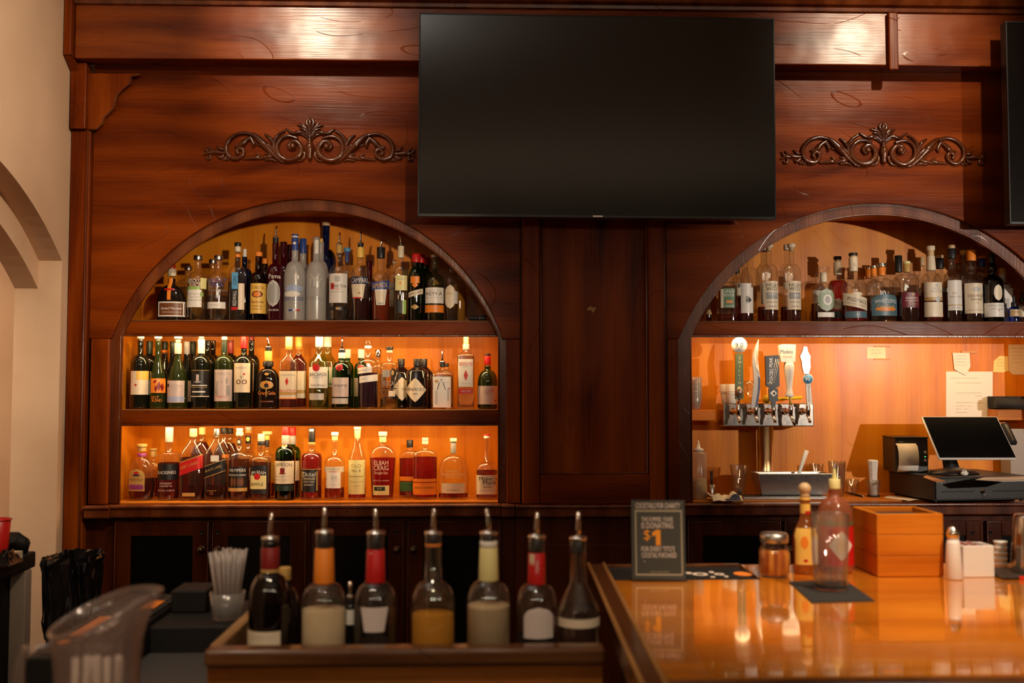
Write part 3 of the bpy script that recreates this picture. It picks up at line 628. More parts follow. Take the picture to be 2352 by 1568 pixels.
    if spout:
        y0, y1, lean = spout; a, b = z(y1), z(y0); L = b-a
        mb = MB(); dx = lean*s
        mb.tube([(0, 0, a-.002), (0, 0, a+L*.35), (dx*.35, -.001, a+L*.65), (dx, -.002, b)], [.0052, .0045, .0038, .0033], CHROME, n=10)
        mb.lathe([(rn*.75, a-.004), (rn*1.12, a-.001), (rn*1.0, a+.003), (.005, a+.006)], CHROME, n=18)
        mb.build('pour_spout', root, loc=loc0)
    # printed labels follow the glass; each element is a patch or lettering laid over the body
    lay = [0]; grp = []          # printed patches that lie on one another form one label; loose lettering is a part of its own
    def which(el):
        if el[0] == 't': cx_, cy_ = el[2], el[3]
        else: cx_, cy_ = el[1], (el[2]+el[3])/2
        for g_ in grp:
            if g_[0] and g_[0][0]-3 <= cx_ <= g_[0][1]+3 and g_[0][2]-3.5 <= cy_ <= g_[0][3]+3.5: return g_[1]
        if el[0] == 't':
            for g_ in grp:
                if g_[0] is None and abs(g_[2]-cy_) < 14: g_[2] = cy_; return g_[1]
            grp.append([None, MB(), cy_])
        else: grp.append([(el[1]-el[4], el[1]+el[4], el[2], el[3]), MB()])
        return grp[-1][1]
    def pt(xx, zz, off):
        r = rad(zz); f, nn, d = sec(r); xx = max(-r*.985, min(r*.985, xx))
        yy = front(xx, r, nn, d); nx = xx/max(r, 1e-5); return (xx*(1+off/max(r, .003)), yy-off*max(.35, math.sqrt(max(0, 1-nx*nx))), zz)
    for el in els:
        mb = which(el); lay[0] += 1; off = 0.0006+0.00022*lay[0]
        if el[0] == 't':
            _, st, xc, yc_, hpx, col = el[:6]; opt = el[6] if len(el) > 6 else {}
            vs, fs, tw = text2d(st); h = hpx*s; sx = opt.get('w', 0); sx = (sx*s/tw) if sx else h
            sl = opt.get('sl', 0); rot = opt.get('rot', 0); arc = opt.get('arc', 0); zc = z(yc_); out = []
            for a, b in vs:
                u, v = a*sx, b*h
                v += sl*u-arc*u*u*20
                if rot: u, v = -v, u
                out.append(pt(u+xc*s, zc+v, off))
            mb.add(out, fs, mat_of(col))
        else:
            _, xc, y0, y1, hw, col = el[:6]; opt = el[6] if len(el) > 6 else {}
            shp = opt.get('s', 'r'); sl = opt.get('sl', 0); NX, NZ = 12, (10 if shp != 'r' else 5)
            vs = []; z1, z0 = z(y0), z(y1)
            for j in range(NZ+1):
                t = j/NZ*2-1; ww = hw
                if shp == 'o': ww = hw*math.sqrt(max(0.0, 1-t*t))
                if shp == 'd': ww = hw*(1-abs(t))**0.8
                if shp == 'a': ww = hw*(math.sqrt(max(0, 1-max(0, (t-.3)/.7)**2)))
                if shp == 'v': ww = hw*(.72+.28*(t+1)/2)
                for i in range(NX+1):
                    u = (i/NX*2-1)*max(ww, .01)*s
                    vs.append(pt(xc*s+u, (z0+z1)/2+t*(z1-z0)/2+sl*u, off))
            fs = [(j*(NX+1)+i, j*(NX+1)+i+1, (j+1)*(NX+1)+i+1, (j+1)*(NX+1)+i) for j in range(NZ) for i in range(NX)]
            mb.add(vs, fs, mat_of(col), True)
    for g_ in grp:
        if g_[1].v: g_[1].build('label' if g_[0] else 'printed_lettering', root, loc=loc0)
    return root
def B(lvl, row, x, yt, w, ys, yn, wn, glass, liq, yl, caps, els, label, **k):
    base, bz = {'T': (733.5, ZT), 'M': (938.5, ZM), 'L': (1147, ZL), 'R': (736, ZT)}[lvl]
    Y = ROW[row]+k.pop('dy', 0); bz += 0.0004
    base = 0.5*(base+base)
    # true pixel height of the shelf at this depth
    q = P(x, 900, Y); dep = (q-CAM).dot(RM@Vector((0, 0, -1)))
    yb = None
    lo, hi = 400, 1400
    for _ in range(30):
        m_ = (lo+hi)/2
        if P(x, m_, Y).z > bz: lo = m_
        else: hi = m_
    return bottle(k.pop('name', 'liquor_bottle'), x, yt, w, ys, yn, wn, (lo+hi)/2, Y, bz, glass, liq, yl, caps, els, label, **k)
t = 't'; r_ = 'r'
def T(s, x, y, h, c, **o): return ('t', s, x, y, h, c, o)
def Q(x, y0, y1, hw, c, **o): return ('r', x, y0, y1, hw, c, o)
# ---- top shelf, left recess
B('T', 0, 393, 640, 66, 698, 655, 17, 'gala', None, 0, [(606, 617, 15, 'r'), (617, 634, 19, 'c')], [Q(5, 694, 728, 30, 'w'), Q(5, 697, 725, 27, 'br'), T('Grand Marnier', 5, 709, 6, 'w', w=46), T('TRIPLE ORANGE LIQUEUR', 5, 718, 2.5, 'c'), Q(0, 640, 690, 4, 'o'), Q(0, 664, 668, 11, 'r')],
  'squat dark round bottle with red cap and ribbon, leftmost on the left top shelf', dr=.62, sh='round')
B('T', 1, 431, 622, 40, 655, 640, 15, 'clear', 'lime', 660, [(611, 621, 18, 'S')], [], 'clear bottle with silver cap half hidden behind the yellow-green citrus vodka bottle')
B('T', 0, 453, 597, 46, 650, 625, 16, 'clear', 'lime', 645, [(587, 597, 20, 'S')], [T('ABSOLUT', -1, 647, 10, 'w', w=40), T('JUICE', -1, 656.5, 8, 'w', w=26), Q(-6, 660, 667, 16, 'gg'), Q(-5, 667, 707, 19, 'w'), Q(-19, 676, 704, 4, 'ly', s='o'), Q(14, 672, 684, 3, 'gg', s='o'), T('CRAFTED WITH', 0, 677, 3, 'gr'), T('REAL JUICE', 0, 684, 3, 'gr'), T('PEAR & ELDER', 0, 691, 3, 'gr'), Q(16, 640, 665, 5, 'ly')],
  'clear vodka bottle with silver cap, white lettering and pale yellow-green liquid')
B('T', 1, 487, 607, 40, 655, 630, 15, 'clear', 'water', 650, [(596, 606, 18, 'S')], [], 'clear bottle with silver cap and thin neck standing behind the blue-lettered vodka')
B('T', 0, 500, 597, 47, 650, 625, 16, 'clear', 'water', 680, [(587, 597, 20, 'S')], [T('ABSOLUT', 0, 646, 10, 'b', w=42), T('VODKA', 0, 656.5, 8.5, 'b', w=32), Q(-2, 695, 710, 22, 'w'), T('Country of Sweden', 2, 668, 3.5, 'gr'), T('IMPORTED', -2, 702, 3, 'gr')],
  'clear vodka bottle with silver cap and bold blue lettering above a white band')
B('T', 0, 544, 566, 40, 640, 609, 13, 'clear', 'water', 648, [(557, 566, 15, 'K'), (566, 578, 14, 'c'), (584, 591, 14, 'o')], [Q(-2, 627, 665, 7, 'bl'), T('GIN', -2, 646, 8, 'n', rot=1), Q(-2, 665, 706, 7, 'k'), T('REDWALL', -2, 686, 8, 'w', rot=1, w=34), Q(-2, 706, 713, 7, 'r'), Q(12, 652, 712, 6, 'c')],
  'clear gin bottle with an upright strip label, blue above black', dr=.8, n=3, sh='round')
B('T', 1, 560, 590, 38, 640, 615, 12, 'navy', None, 0, [(572, 590, 9, 'w')], [], 'dark blue bottle with a white-topped slim neck, behind the upright-strip gin')
B('T', 0, 592.5, 590, 36, 645, 625, 15, 'brown', 'amber', 650, [(579, 589, 17, 'o')], [Q(1, 652, 721, 17, 'y'), T("Tito's", 1, 661, 8, 'br', w=26), Q(1, 669, 685, 12, 'br', s='o'), Q(1, 671, 683, 8, 'o', s='o'), T('Handmade', 1, 694, 6, 'br', w=26), T('VODKA', 1, 704, 4, 'br'), T('80 PROOF', 1, 711, 3, 'br')],
  'bottle with copper cap and an orange-yellow label holding a dark oval')
B('T', 1, 607, 606, 34, 655, 640, 14, 'brown', None, 0, [(594, 606, 13, 'o')], [], 'bottle with small copper cap peeking out behind the orange-yellow labelled bottle')
B('T', 0, 631, 558, 39.5, 628, 606, 14.5, 'maroon', None, 0, [(545, 558, 13, 'K', 'pour_collar')], [T('Pama', 2, 636, 10, 'w', w=26), Q(-1, 644, 706, 15, 's', s='o'), Q(0, 650, 700, 13, 'gr', s='o'), T('LIQUEUR', 0, 713, 4, 'w')],
  'tall maroon bottle with a pour spout and a silvery rounded emblem', spout=(519, 546, 2))
B('T', 1, 650, 556, 34, 635, 605, 14.5, 'maroon', None, 0, [], [], 'maroon bottle standing directly behind the one with the pour spout')
B('T', 2, 664, 562, 34, 640, 615, 13, 'maroon', None, 0, [], [], 'maroon bottle at the back, nearest the frosted blue-necked bottle')
B('T', 0, 676, 574, 49, 640, 600, 15.5, 'frost', None, 0, [(538, 542, 16, 'b'), (542, 546, 15.5, 'w'), (546, 575, 16, 'b')], [Q(2, 655, 674, 19, 'lb', s='o'), Q(-2, 670, 684, 18, 'w', s='o'), T('GREY GOOSE', 1, 688, 8, 'b', w=42), T('VODKA', 1, 697, 4, 'gr'), Q(-4, 712, 716, 5, 'b'), Q(4, 712, 716, 3.5, 'w'), Q(11, 712, 716, 4, 'r'), Q(6, 630, 644, 2, 'w', sl=.8), Q(11, 634, 643, 2, 'w', sl=-.8), Q(0, 556, 563, 4, 'w', s='d')],
  'frosted vodka bottle with blue neck band and a small tricolour mark')
B('T', 1, 694, 582, 38, 642, 606, 15, 'frost', None, 0, [(548, 582, 16, 'b')], [Q(10, 665, 700, 8, 'lb', s='o')], 'frosted bottle with blue neck, second in line behind the tricolour-marked vodka')
B('T', 0, 725.5, 545, 46, 640, 600, 16, 'frost', None, 0, [(544, 551, 18, 'G')], [Q(1, 552, 583, 4, 'w'), T('VODKA', 1, 567, 4, 'gr', rot=1), Q(0, 662, 682, 19, 'gr'), T('BELVEDERE', 0, 687, 8, 'gr', w=36), T('Y', 0, 645, 30, 's', w=26), T('Y', -9, 650, 20, 's', w=14), T('Y', 9, 650, 20, 's', w=14)],
  'frosted vodka bottle with a grey tree pattern and a glass stopper')
B('T', 1, 735, 556, 38, 640, 600, 15, 'frost', None, 0, [(548, 556, 11, 'y')], [], 'frosted bottle with a yellow seal, hidden behind the tree-patterned bottle')
B('T', 2, 747, 518, 46, 600, 572, 17, 'blue', None, 0, [(510, 519, 19, 't')], [T('S', 8, 640, 18, 'lb'), T('K', 8, 660, 18, 'lb'), T('Y', 8, 680, 18, 'lb')], 'tallest bottle on the shelf, bright blue glass with a tan stopper')
B('T', 0, 778, 582, 47, 640, 605, 15, 'clear', 'water', 660, [(560, 582, 15, 'gd')], [Q(0, 630, 697, 20, 'w'), Q(0, 636, 649, 7, 's'), Q(-12, 652, 666, 4, 'r'), T('Ketel One', 2, 658, 8, 'k', w=32), T('VODKA', 0, 666, 3, 'r'), T('Nolet Distillery', 0, 672, 3, 'gr'), Q(0, 706, 714, 20, 'k'), Q(0, 707, 713, 4, 'gd', s='o')],
  'clear vodka bottle with pour spout, big white label and a black band near its foot', spout=(534, 561, 1))
B('T', 1, 796, 580, 42, 640, 612, 12, 'clear', 'water', 640, [(569, 578, 16, 'bl'), (578, 602, 10, 'b')], [], 'clear bottle with a blue mushroom cap, behind the white-labelled vodka')
B('T', 0, 827, 590, 42, 635, 608, 15, 'clear', 'campari', 686, [(558, 568, 13, 'K', 'pour_collar'), (568, 592, 17, 'y')], [Q(-2, 637, 654, 20, 'n'), T('CAMPARI', -1, 645.5, 11, 'w', w=36), Q(-3, 654, 687, 16, 'c', s='v'), Q(0, 672, 677, 3, 'gd', s='o'), Q(-4, 684, 687, 10, 'r')],
  'red aperitif bottle with yellow neck sleeve, pour spout and dark blue name band', spout=(529, 559, 1))
B('T', 1, 848, 600, 36, 660, 640, 13, 'maroon', 'campari', 670, [], [], 'dark red bottle between and behind the two red aperitif bottles')
B('T', 0, 874, 594, 43, 650, 625, 17, 'clear', 'orange', 664, [(568, 593, 19, 'K')], [Q(0, 648, 666, 20, 'b', sl=.12), T('APEROL', 0, 657, 11, 'y', w=36, sl=.12), Q(2, 666, 702, 13, 'w', s='v'), Q(2, 671, 698, 10, 'c', s='v'), Q(2, 696, 700, 6, 'gr')],
  'orange aperitif bottle with black collar, pour spout and slanted blue name band', spout=(548, 570, 3))
B('T', 1, 905, 606, 34, 640, 625, 10, 'clear', 'lime', 700, [(597, 606, 9, 't')], [Q(-6, 650, 705, 10, 'c'), T('BITTER', -7, 665, 4, 'k')], 'small corked clear bottle behind the tall slender bottle with a pour spout')
B('T', 0, 920, 590, 33, 630, 608, 12, 'clear', 'yellow', 640, [(562, 565, 14, 'K', 'pour_collar'), (565, 592, 15, 'c')], [Q(2, 634, 668, 13, 'ly'), T('ELDER', 2, 642, 4, 'gr'), Q(0, 648, 655, 2, 'o', s='o'), Q(-2, 690, 720, 8, 'k'), Q(9, 690, 722, 4, 'gg')],
  'tall slender bottle with cream neck, pour spout and pale yellow label', spout=(537, 562, -4), n=3, dr=.9)
B('T', 0, 955, 603, 35, 640, 614, 16, 'green', 'lime', 655, [(583, 603, 20, 'r')], [Q(-1, 636, 652, 10, 'o'), Q(-1, 650, 662, 7, 'o', s='d'), Q(0, 668, 680, 16, 'c', sl=.28), T('HERBLIQUEUR', 0, 674, 4.5, 'k', sl=.28, w=26), Q(-1, 700, 712, 9, 'gd', s='d')],
  'green herbal liqueur bottle with red cap and a slanted cream band, front of its line')
B('T', 1, 966, 604, 33, 640, 618, 15, 'green', 'lime', 655, [(584, 604, 19, 'r')], [], 'green bottle with red cap, middle one of the three behind the slanted cream band')
B('T', 2, 978, 609, 33, 645, 622, 15, 'green', None, 655, [(591, 609, 18, 'r')], [], 'green bottle with red cap, rearmost and right of the three')
B('T', 0, 998, 592, 44.5, 650, 630, 15, 'pgreen', 'water', 655, [(585, 592, 18, 'c')], [Q(0, 662, 699, 20.5, 'w'), T('REYKA', 0, 676, 8, 'k', w=36), T('HAND CRAFTED VODKA', 0, 685, 3, 'gr'), T('SMALL BATCH', 0, 668, 3, 'gr'), Q(0, 698, 701, 20.5, 'k'), Q(0, 702, 719, 20.5, 'o')],
  'clear bottle with natural stopper, white label and a bright orange strip below')
B('T', 0, 1037, 611, 31, 652, 632, 13, 'clear', 'water', 650, [(607, 618, 15, 'K', 'pour_collar')], [Q(-3, 655, 710, 13, 'c', s='o'), T('SPIRIT', -3, 675, 4.5, 'gd'), Q(9, 670, 698, 5, 'w')],
  'last clear bottle on the top shelf with a pale oval medallion label', spout=(604, 609, 2))
B('T', 1, 1055, 634, 30, 665, 648, 10, 'clear', 'gold', 660, [(626, 634, 9, 't')], [], 'small corked bottle half hidden behind the medallion-label bottle')
# ---- middle shelf, left recess: wine then spirits
def wine(row, x, yt, w, caps, els, label, burg=False, glass='wine', wn=13, **k):
    ys, yn = (880, 812) if burg else (k.pop('ys', 838), k.pop('yn', 815))
    return B('M', row, x, yt, w, ys, yn, wn, glass, None, 0, caps, els, label, name='wine_bottle', sh='slope' if burg else 'round', **k)
STP = lambda y, c='w': [(y, y+6, 17, c, 'stopper'), (y+6, y+11, 12, 'gr', 'stopper_ring')]
wine(0, 320, 781, 43, STP(772), [Q(3, 852, 906, 18, 'c'), Q(10, 852, 872, 11, 'y'), Q(-2, 881, 887, 3, 'r', s='d')], 'wine bottle with grey stopper and cream-and-yellow label, leftmost on the middle shelf')
wine(1, 341, 783, 42, [(783, 813, 14.5, 'dg')], [Q(8, 853, 875, 12, 'ly')], 'dark-capsuled wine bottle behind the gap between the cream-yellow and orange labels')
wine(0, 361, 781, 38, STP(772), [Q(6, 869, 902, 16, 'o'), Q(0, 872, 880, 4, 'dr', s='d', sl=.4), Q(8, 875, 898, 4, 'dr', s='d'), Q(14, 880, 898, 3, 'dr', s='d'), Q(2, 884, 900, 3, 'dr', s='d'), T('2017', 0, 912, 6, 'o'), T('BLEND', 4, 919, 6, 'o', w=20)], 'wine bottle with white stopper and orange-red patterned label', burg=True, glass='winegreen')
wine(2, 376, 784, 40, [(784, 803, 13.5, 'dg'), (803, 812, 13, 'o')], [], 'wine bottle with orange-ringed black capsule at the back of the shelf', burg=True)
wine(1, 395, 784, 30, [(784, 812, 13, 'dg')], [], 'black-capsuled wine bottle just left of the silver-capsuled mountain-label bottle', burg=True)
wine(0, 407, 786, 45, [(772, 778, 18, 'w', 'stopper'), (778, 787, 13, 'gr', 'stopper_ring'), (788, 813, 16.5, 's')], [Q(-2, 874, 924, 21, 'pk'), T('A', 4, 903, 24, 'lb', w=34), Q(-2, 910, 922, 20, 'lb'), T('Le Croix', 3, 885, 6, 'gr', w=24), Q(-16, 880, 889, 3, 'k', s='o')], 'wine bottle with silver capsule and a mountain drawn on its pink-grey label', burg=True, glass='winegreen')
wine(1, 427, 784, 31, [(784, 813, 14, 'gr')], [Q(6, 874, 922, 8, 'pk')], 'grey-capsuled wine bottle just behind the mountain-label bottle', burg=True)
wine(2, 441, 784, 38, [(784, 813, 14.5, 'dg')], [], 'dark-capsuled wine bottle at the back, between mountain label and black label', burg=True)
wine(0, 460.5, 778, 42, [(771, 778, 12, 's', 'stopper'), (779, 812, 16, 'w')], [Q(0, 850, 911, 20, 'k'), Q(0, 850, 851, 20, 'gd'), Q(-2, 860, 875, 3, 'pk'), Q(-2, 874, 880, 9, 'gr', s='d'), Q(0, 884, 886, 17, 'w'), Q(0, 889, 890, 17, 'gd'), Q(0, 898, 901, 14, 'w'), Q(0, 909, 911, 20, 'c')], 'wine bottle with white capsule and a black label with pale lines')
wine(1, 475, 781, 40, [(781, 812, 12, 'c')], [], 'cream-capsuled wine bottle, nearer of the two behind the black label')
wine(2, 487, 782, 38, [(782, 812, 11.5, 'c')], [], 'cream-capsuled wine bottle, farther of the two behind the black label')
wine(0, 513.5, 780, 42, [(773, 780, 13, 'w', 'stopper'), (780, 812, 13, 'dg')], [Q(0, 849, 921, 20, 'pk'), T('RAMOS', 0, 858, 7, 'gr', w=34), T('M', 0, 878, 14, 'gr', w=26, sl=.4), Q(-12, 890, 908, 3, 'gr'), Q(13, 885, 908, 3, 'gr'), T('Reserva', 0, 910, 4, 'r')], 'wine bottle with white stopper and tall pale grey landscape label', glass='winegreen')
wine(1, 528, 781, 40, [(781, 812, 13, 'dr')], [], 'dark-red-capsuled wine bottle behind the landscape label')
wine(0, 558.5, 800, 43, [(773, 800, 16, 'r'), (800, 808, 10, 'w')], [Q(-1, 834, 901, 18.5, 'c'), T('Red Blend', -1, 844, 5, 'gr', w=24), Q(6, 856, 862, 3, 'r', s='d'), T('oo', 0, 874, 16, 'br', w=24), T('v', 0, 865, 8, 'br')], 'wine bottle with bright red capsule and cream label showing a bicycle')
wine(1, 576, 781, 38, [(772, 785, 12, 'dr'), (785, 808, 10, 'c')], [Q(1, 834, 898, 8, 'c')], 'wine bottle with dark red capsule right behind the bicycle label')
B('M', 0, 615, 829, 52, 880, 846, 17, 'gala', None, 0, [(796, 806, 14, 'K', 'pour_collar'), (806, 829, 17.5, 'y'), (830, 842, 24, 'k', 'neck_bulge')], [Q(0, 856, 862, 5, 'gd', s='o'), Q(0, 874, 894, 15, 'gd', s='o'), Q(-5, 877, 885, 3, 'o', s='o'), Q(6, 878, 887, 3, 'o', s='o'), Q(0, 880, 890, 5, 'k', s='o'), Q(0, 892, 910, 1.2, 'gd'), T('Gran Gala', 0, 902, 8, 'o', w=38), Q(0, 920, 923, 15, 'br')], 'black bulbous liqueur bottle with yellow neck band and a gold-orange tree', spout=(772, 797, -4), dr=.7)
B('M', 0, 662, 803, 40, 832, 814, 15, 'clear', 'dark', 850, [(772, 797, 16, 'ly'), (797, 803, 16, 'o')], [Q(0, 852, 916, 19.5, 'c'), T('CAPTAIN MORGAN', 0, 861, 5, 'gr', w=34), Q(-1, 867, 885, 3.5, 'r', s='d'), T('Spiced Rum', 0, 896, 6, 'r', w=34), Q(0, 900, 906, 19.5, 'gd'), Q(0, 914, 916, 19.5, 'o')], 'square-shouldered rum bottle with pale yellow cap and cream label with red script', n=4, dr=.75, sh='lin')
B('M', 1, 685, 803, 38, 834, 815, 15, 'clear', 'dark', 812, [(773, 797, 16, 'y'), (797, 803, 16, 'o')], [Q(6, 852, 914, 12, 'c'), Q(6, 895, 903, 12, 'gd')], 'rum bottle with orange-yellow cap filled with dark spirit, behind the red-script label', n=4, dr=.75, sh='lin')
B('M', 0, 732, 797, 46, 832, 812, 17, 'pgreen', 'water', 850, [(772, 797, 18, 'w')], [Q(0, 843, 891, 21, 'w'), Q(-3, 836, 853, 8.5, 'r', s='o'), T('BACARDI', 0, 860, 8, 'k', w=36), T('SUPERIOR', 0, 867, 3.5, 'gr'), T('Carta Blanca', 0, 884, 5, 'k', w=30), Q(-2, 903, 918, 16, 's')], 'white rum bottle with white cap, red round emblem and pale green glass', sh='lin')
B('M', 1, 751, 797, 44, 832, 812, 17, 'pgreen', 'water', 850, [(773, 797, 18, 'w')], [Q(6, 843, 888, 12, 'w'), Q(10, 880, 884, 2, 'g')], 'second white-capped rum bottle standing behind the red round emblem', sh='lin')
B('M', 0, 784.5, 823, 44.5, 850, 830, 15, 'green', 'lime', 868, [(802, 810, 15, 'K', 'pour_collar'), (810, 823, 17, 'w')], [Q(-3, 836, 852, 8, 'r', s='o'), Q(-3, 839, 849, 5, 'dr', s='o'), Q(-2, 867, 912, 19, 'pk'), T('Tanqueray', -2, 884, 7, 'k', w=32), T('SPECIAL DRY', -2, 893, 3, 'gr'), T('LONDON', -2, 899, 3, 'gr'), Q(-2, 911, 912, 19, 'k'), Q(-2, 914, 927, 18, 's')], 'green gin bottle with pour spout, red wax seal and pale pink label', spout=(775, 803, 1))
B('M', 1, 797, 822, 30, 850, 832, 14, 'green', None, 868, [(802, 822, 16, 'c')], [], 'green bottle with cream cap immediately behind the red-sealed gin')
B('M', 1, 829, 822, 32, 850, 832, 14, 'green', None, 868, [(802, 822, 16, 'w')], [Q(0, 838, 852, 7, 'r', s='o'), Q(-10, 868, 910, 8, 'pk')], 'green bottle with white cap and red seal behind the purple gin')
B('M', 0, 844.5, 794, 46, 835, 822, 14, 'clear', 'purple', 856, [(783, 794, 14, 'G', 'glass_stopper'), (794, 800, 16, 'w')], [Q(-6, 843, 857, 17, 'w', sl=.12), T('INDIGO GIN', -5, 850, 4, 'gr', sl=.12), Q(3, 862, 877, 20, 'w', sl=.14), T('GIN', -8, 870, 4, 'gr', sl=.14)], 'purple gin bottle wrapped in two slanted white bands', sh='round')
B('M', 1, 868, 820, 38, 850, 832, 12, 'clear', 'water', 860, [(803, 820, 14, 'C')], [], 'clear bottle with shiny cap between the purple gin and the black-print tequila')
B('M', 0, 894, 803, 42, 845, 832, 14, 'clear', 'lime', 916, [(796, 803, 17, 'K'), (803, 810, 14, 'c')], [Q(-6, 850, 866, 8, 'gr'), Q(9, 846, 866, 6, 'k', s='o'), Q(9, 850, 862, 3, 'gd', s='o'), T('MEZCAL', 0, 880, 11, 'gr', w=32), Q(0, 891, 893, 17, 'k'), T('93', -8, 901, 11, 'k'), Q(7, 897, 910, 7, 'c'), Q(0, 912, 914, 15, 'k')], 'clear bottle with flat black cap and busy black print, little liquid left', sh='square')
B('M', 1, 921, 838, 48, 856, 842, 14, 'black', None, 0, [(824, 840, 16, 'K')], [Q(4, 866, 920, 22, 'c', s='d'), T('CKS', 9, 893, 5, 'k')], 'black apothecary gin bottle, rear one to the left, label partly hidden', sh='lin')
B('M', 0, 958, 838, 49, 852, 842, 15, 'black', None, 0, [(824, 841, 17, 'K')], [Q(-3, 868, 923, 24, 'c', s='d'), T("HENDRICK'S", -3, 894, 7, 'k', w=40), T('GIN', -3, 904, 4.5, 'k')], 'black apothecary gin bottle with a large cream diamond label, in front', sh='lin')
B('M', 1, 973, 838, 44, 856, 842, 15, 'black', None, 0, [(824, 840, 16, 'K')], [], 'black apothecary gin bottle hidden behind the front diamond label, right side', sh='lin')
B('M', 0, 1015.5, 846, 52, 858, 848, 15, 'clear', 'water', 862, [(830, 843, 12, 'K', 'pour_collar')], [Q(0, 865, 935, 20, 'w'), T('六', -1, 884, 20, 'k') if False else T('/ \\', -1, 887, 16, 'k', w=20), Q(-1, 871, 874, 1.3, 'k'), Q(-12, 872, 879, 4, 'gd', s='o'), Q(16, 890, 895, 1.6, 'r', s='o'), T('JAPANESE GIN', 2, 878, 2.6, 'gr'), Q(-12, 897, 928, 2, 's'), Q(14, 892, 920, 2, 's')], 'squat six-sided clear gin bottle with pour spout and bold black strokes', spout=(805, 831, 0), n=3.2, dr=.9, sh='lin', seg=24)
B('M', 1, 1026, 842, 34, 858, 848, 11, 'clear', 'water', 870, [(834, 842, 9, 'k')], [], 'small black-collared bottle just behind the six-sided gin')
B('M', 0, 1070, 803, 40, 816, 806, 15, 'clear', 'water', 818, [(773, 790, 12, 'ly'), (790, 803, 15, 'pk')], [Q(0, 825, 888, 16, 'w'), T('BEEFEATER', 0, 836, 8, 'r', w=30), T('LONDON', 0, 842, 2.5, 'gr'), Q(0, 850, 874, 4.5, 'r', s='d'), T('DRY GIN', 0, 881, 3, 'gr'), Q(0, 893, 904, 15.5, 'r'), T('47% VOL', 0, 898, 4, 'pk')], 'square clear gin bottle with white label, red lettering and red lower band', n=5, dr=.9, sh='lin')
B('M', 0, 1120, 840, 46, 878, 850, 15.5, 'winegreen', None, 0, [(812, 817, 14, 'k'), (817, 838, 15.5, 'r')], [Q(0, 886, 928, 24, 'pk'), T('Club', 4, 897, 8, 'r', w=20, sl=.3), T('TAWNY', 4, 905, 3, 'gr'), Q(17, 918, 922, 2, 'r', s='o')], 'dark green port bottle with red neck and pale label, rightmost on the middle shelf')
# ---- bottom shelf, left recess
B('L', 0, 324, 1040, 62, 1100, 1050, 19, 'clear', 'dark', 1100, [(1019, 1026, 24, 'gd'), (1026, 1036, 20, 'gd'), (1040, 1048, 21, 'p')], [Q(-6, 1075, 1126, 19, 'gd', s='a'), Q(-6, 1082, 1088, 6, 'r', s='o'), Q(-6, 1088, 1092, 9, 'n', s='o'), T('Crown Royal', -6, 1099, 6, 'br', w=30), Q(-6, 1111, 1122, 16, 'p')], 'round-shouldered whisky bottle with gold cap, purple ring and gold shield label', dr=.6, belly=(64, 1115), wb=54)
B('L', 1, 350, 1048, 44, 1085, 1058, 15, 'clear', 'dark', 1098, [(1029, 1034, 18, 'gd'), (1034, 1048, 15, 'gd')], [], 'gold-capped whisky bottle half hidden behind the gold shield label', dr=.8)
B('L', 0, 386.5, 1015, 48, 1042, 1038, 16, 'clear', 'dark', 1062, [(981, 1015, 18, 's')], [Q(0, 1064, 1100, 22, 'k'), T('BLACKENED', 0, 1083, 7, 'w', w=40), T('WHISKEY', 0, 1108, 4.5, 'pk'), T('FINISHED IN', 0, 1114, 3.5, 'pk'), T('BRANDY CASKS', 0, 1124, 3.5, 'pk')], 'square-shouldered bottle with grey cap and a jagged black band label', sh='square')
B('L', 0, 442, 1002, 54, 1042, 1010, 17, 'clear', 'dark', 1050, [(984, 1002, 17, 'ly')], [Q(0, 1052, 1082, 26.5, 'r', sl=.36), Q(0, 1051, 1053, 26.5, 'gd', sl=.36), T('RED LABEL', -1, 1066, 6, 'gd', w=40, sl=.36), Q(-2, 1129, 1137, 14, 'gd')], 'square whisky bottle with a slanted red label and pale gold cap', n=5, dr=.9, sh='lin')
B('L', 1, 462, 997, 46, 1040, 1008, 14, 'clear', 'dark', 1015, [(981, 997, 15, 'ly')], [], 'gold-capped whisky bottle directly behind the slanted red label', n=5, dr=.8, sh='lin')
B('L', 0, 496, 1001, 50, 1042, 1008, 16, 'clear', 'dark', 1116, [(984, 1001, 15, 'S')], [Q(0, 1062, 1087, 24.5, 'k', sl=.36), Q(0, 1061, 1062.5, 24.5, 'gd', sl=.36), Q(0, 1087, 1088.5, 24.5, 'gd', sl=.36), T('BLACK LABEL', -1, 1074, 5.5, 'gd', w=36, sl=.36), Q(2, 1044, 1058, 9, 'w'), T('12', -4, 1130, 6, 'gd'), Q(-4, 1124, 1125, 10, 'gd')], 'square whisky bottle with a slanted black label and silver cap', n=5, dr=.9, sh='lin')
B('L', 1, 513, 995, 42, 1040, 1006, 14, 'clear', 'dark', 1018, [(982, 996, 16, 'k')], [Q(8, 1042, 1050, 8, 'o')], 'black-capped whisky bottle, nearer of two behind the slanted black label', n=5, dr=.8, sh='lin')
B('L', 2, 527, 995, 38, 1040, 1006, 14, 'clear', 'dark', 1018, [(983, 996, 13, 'k')], [], 'black-capped whisky bottle, farther of two behind the slanted black label', n=5, dr=.8, sh='lin')
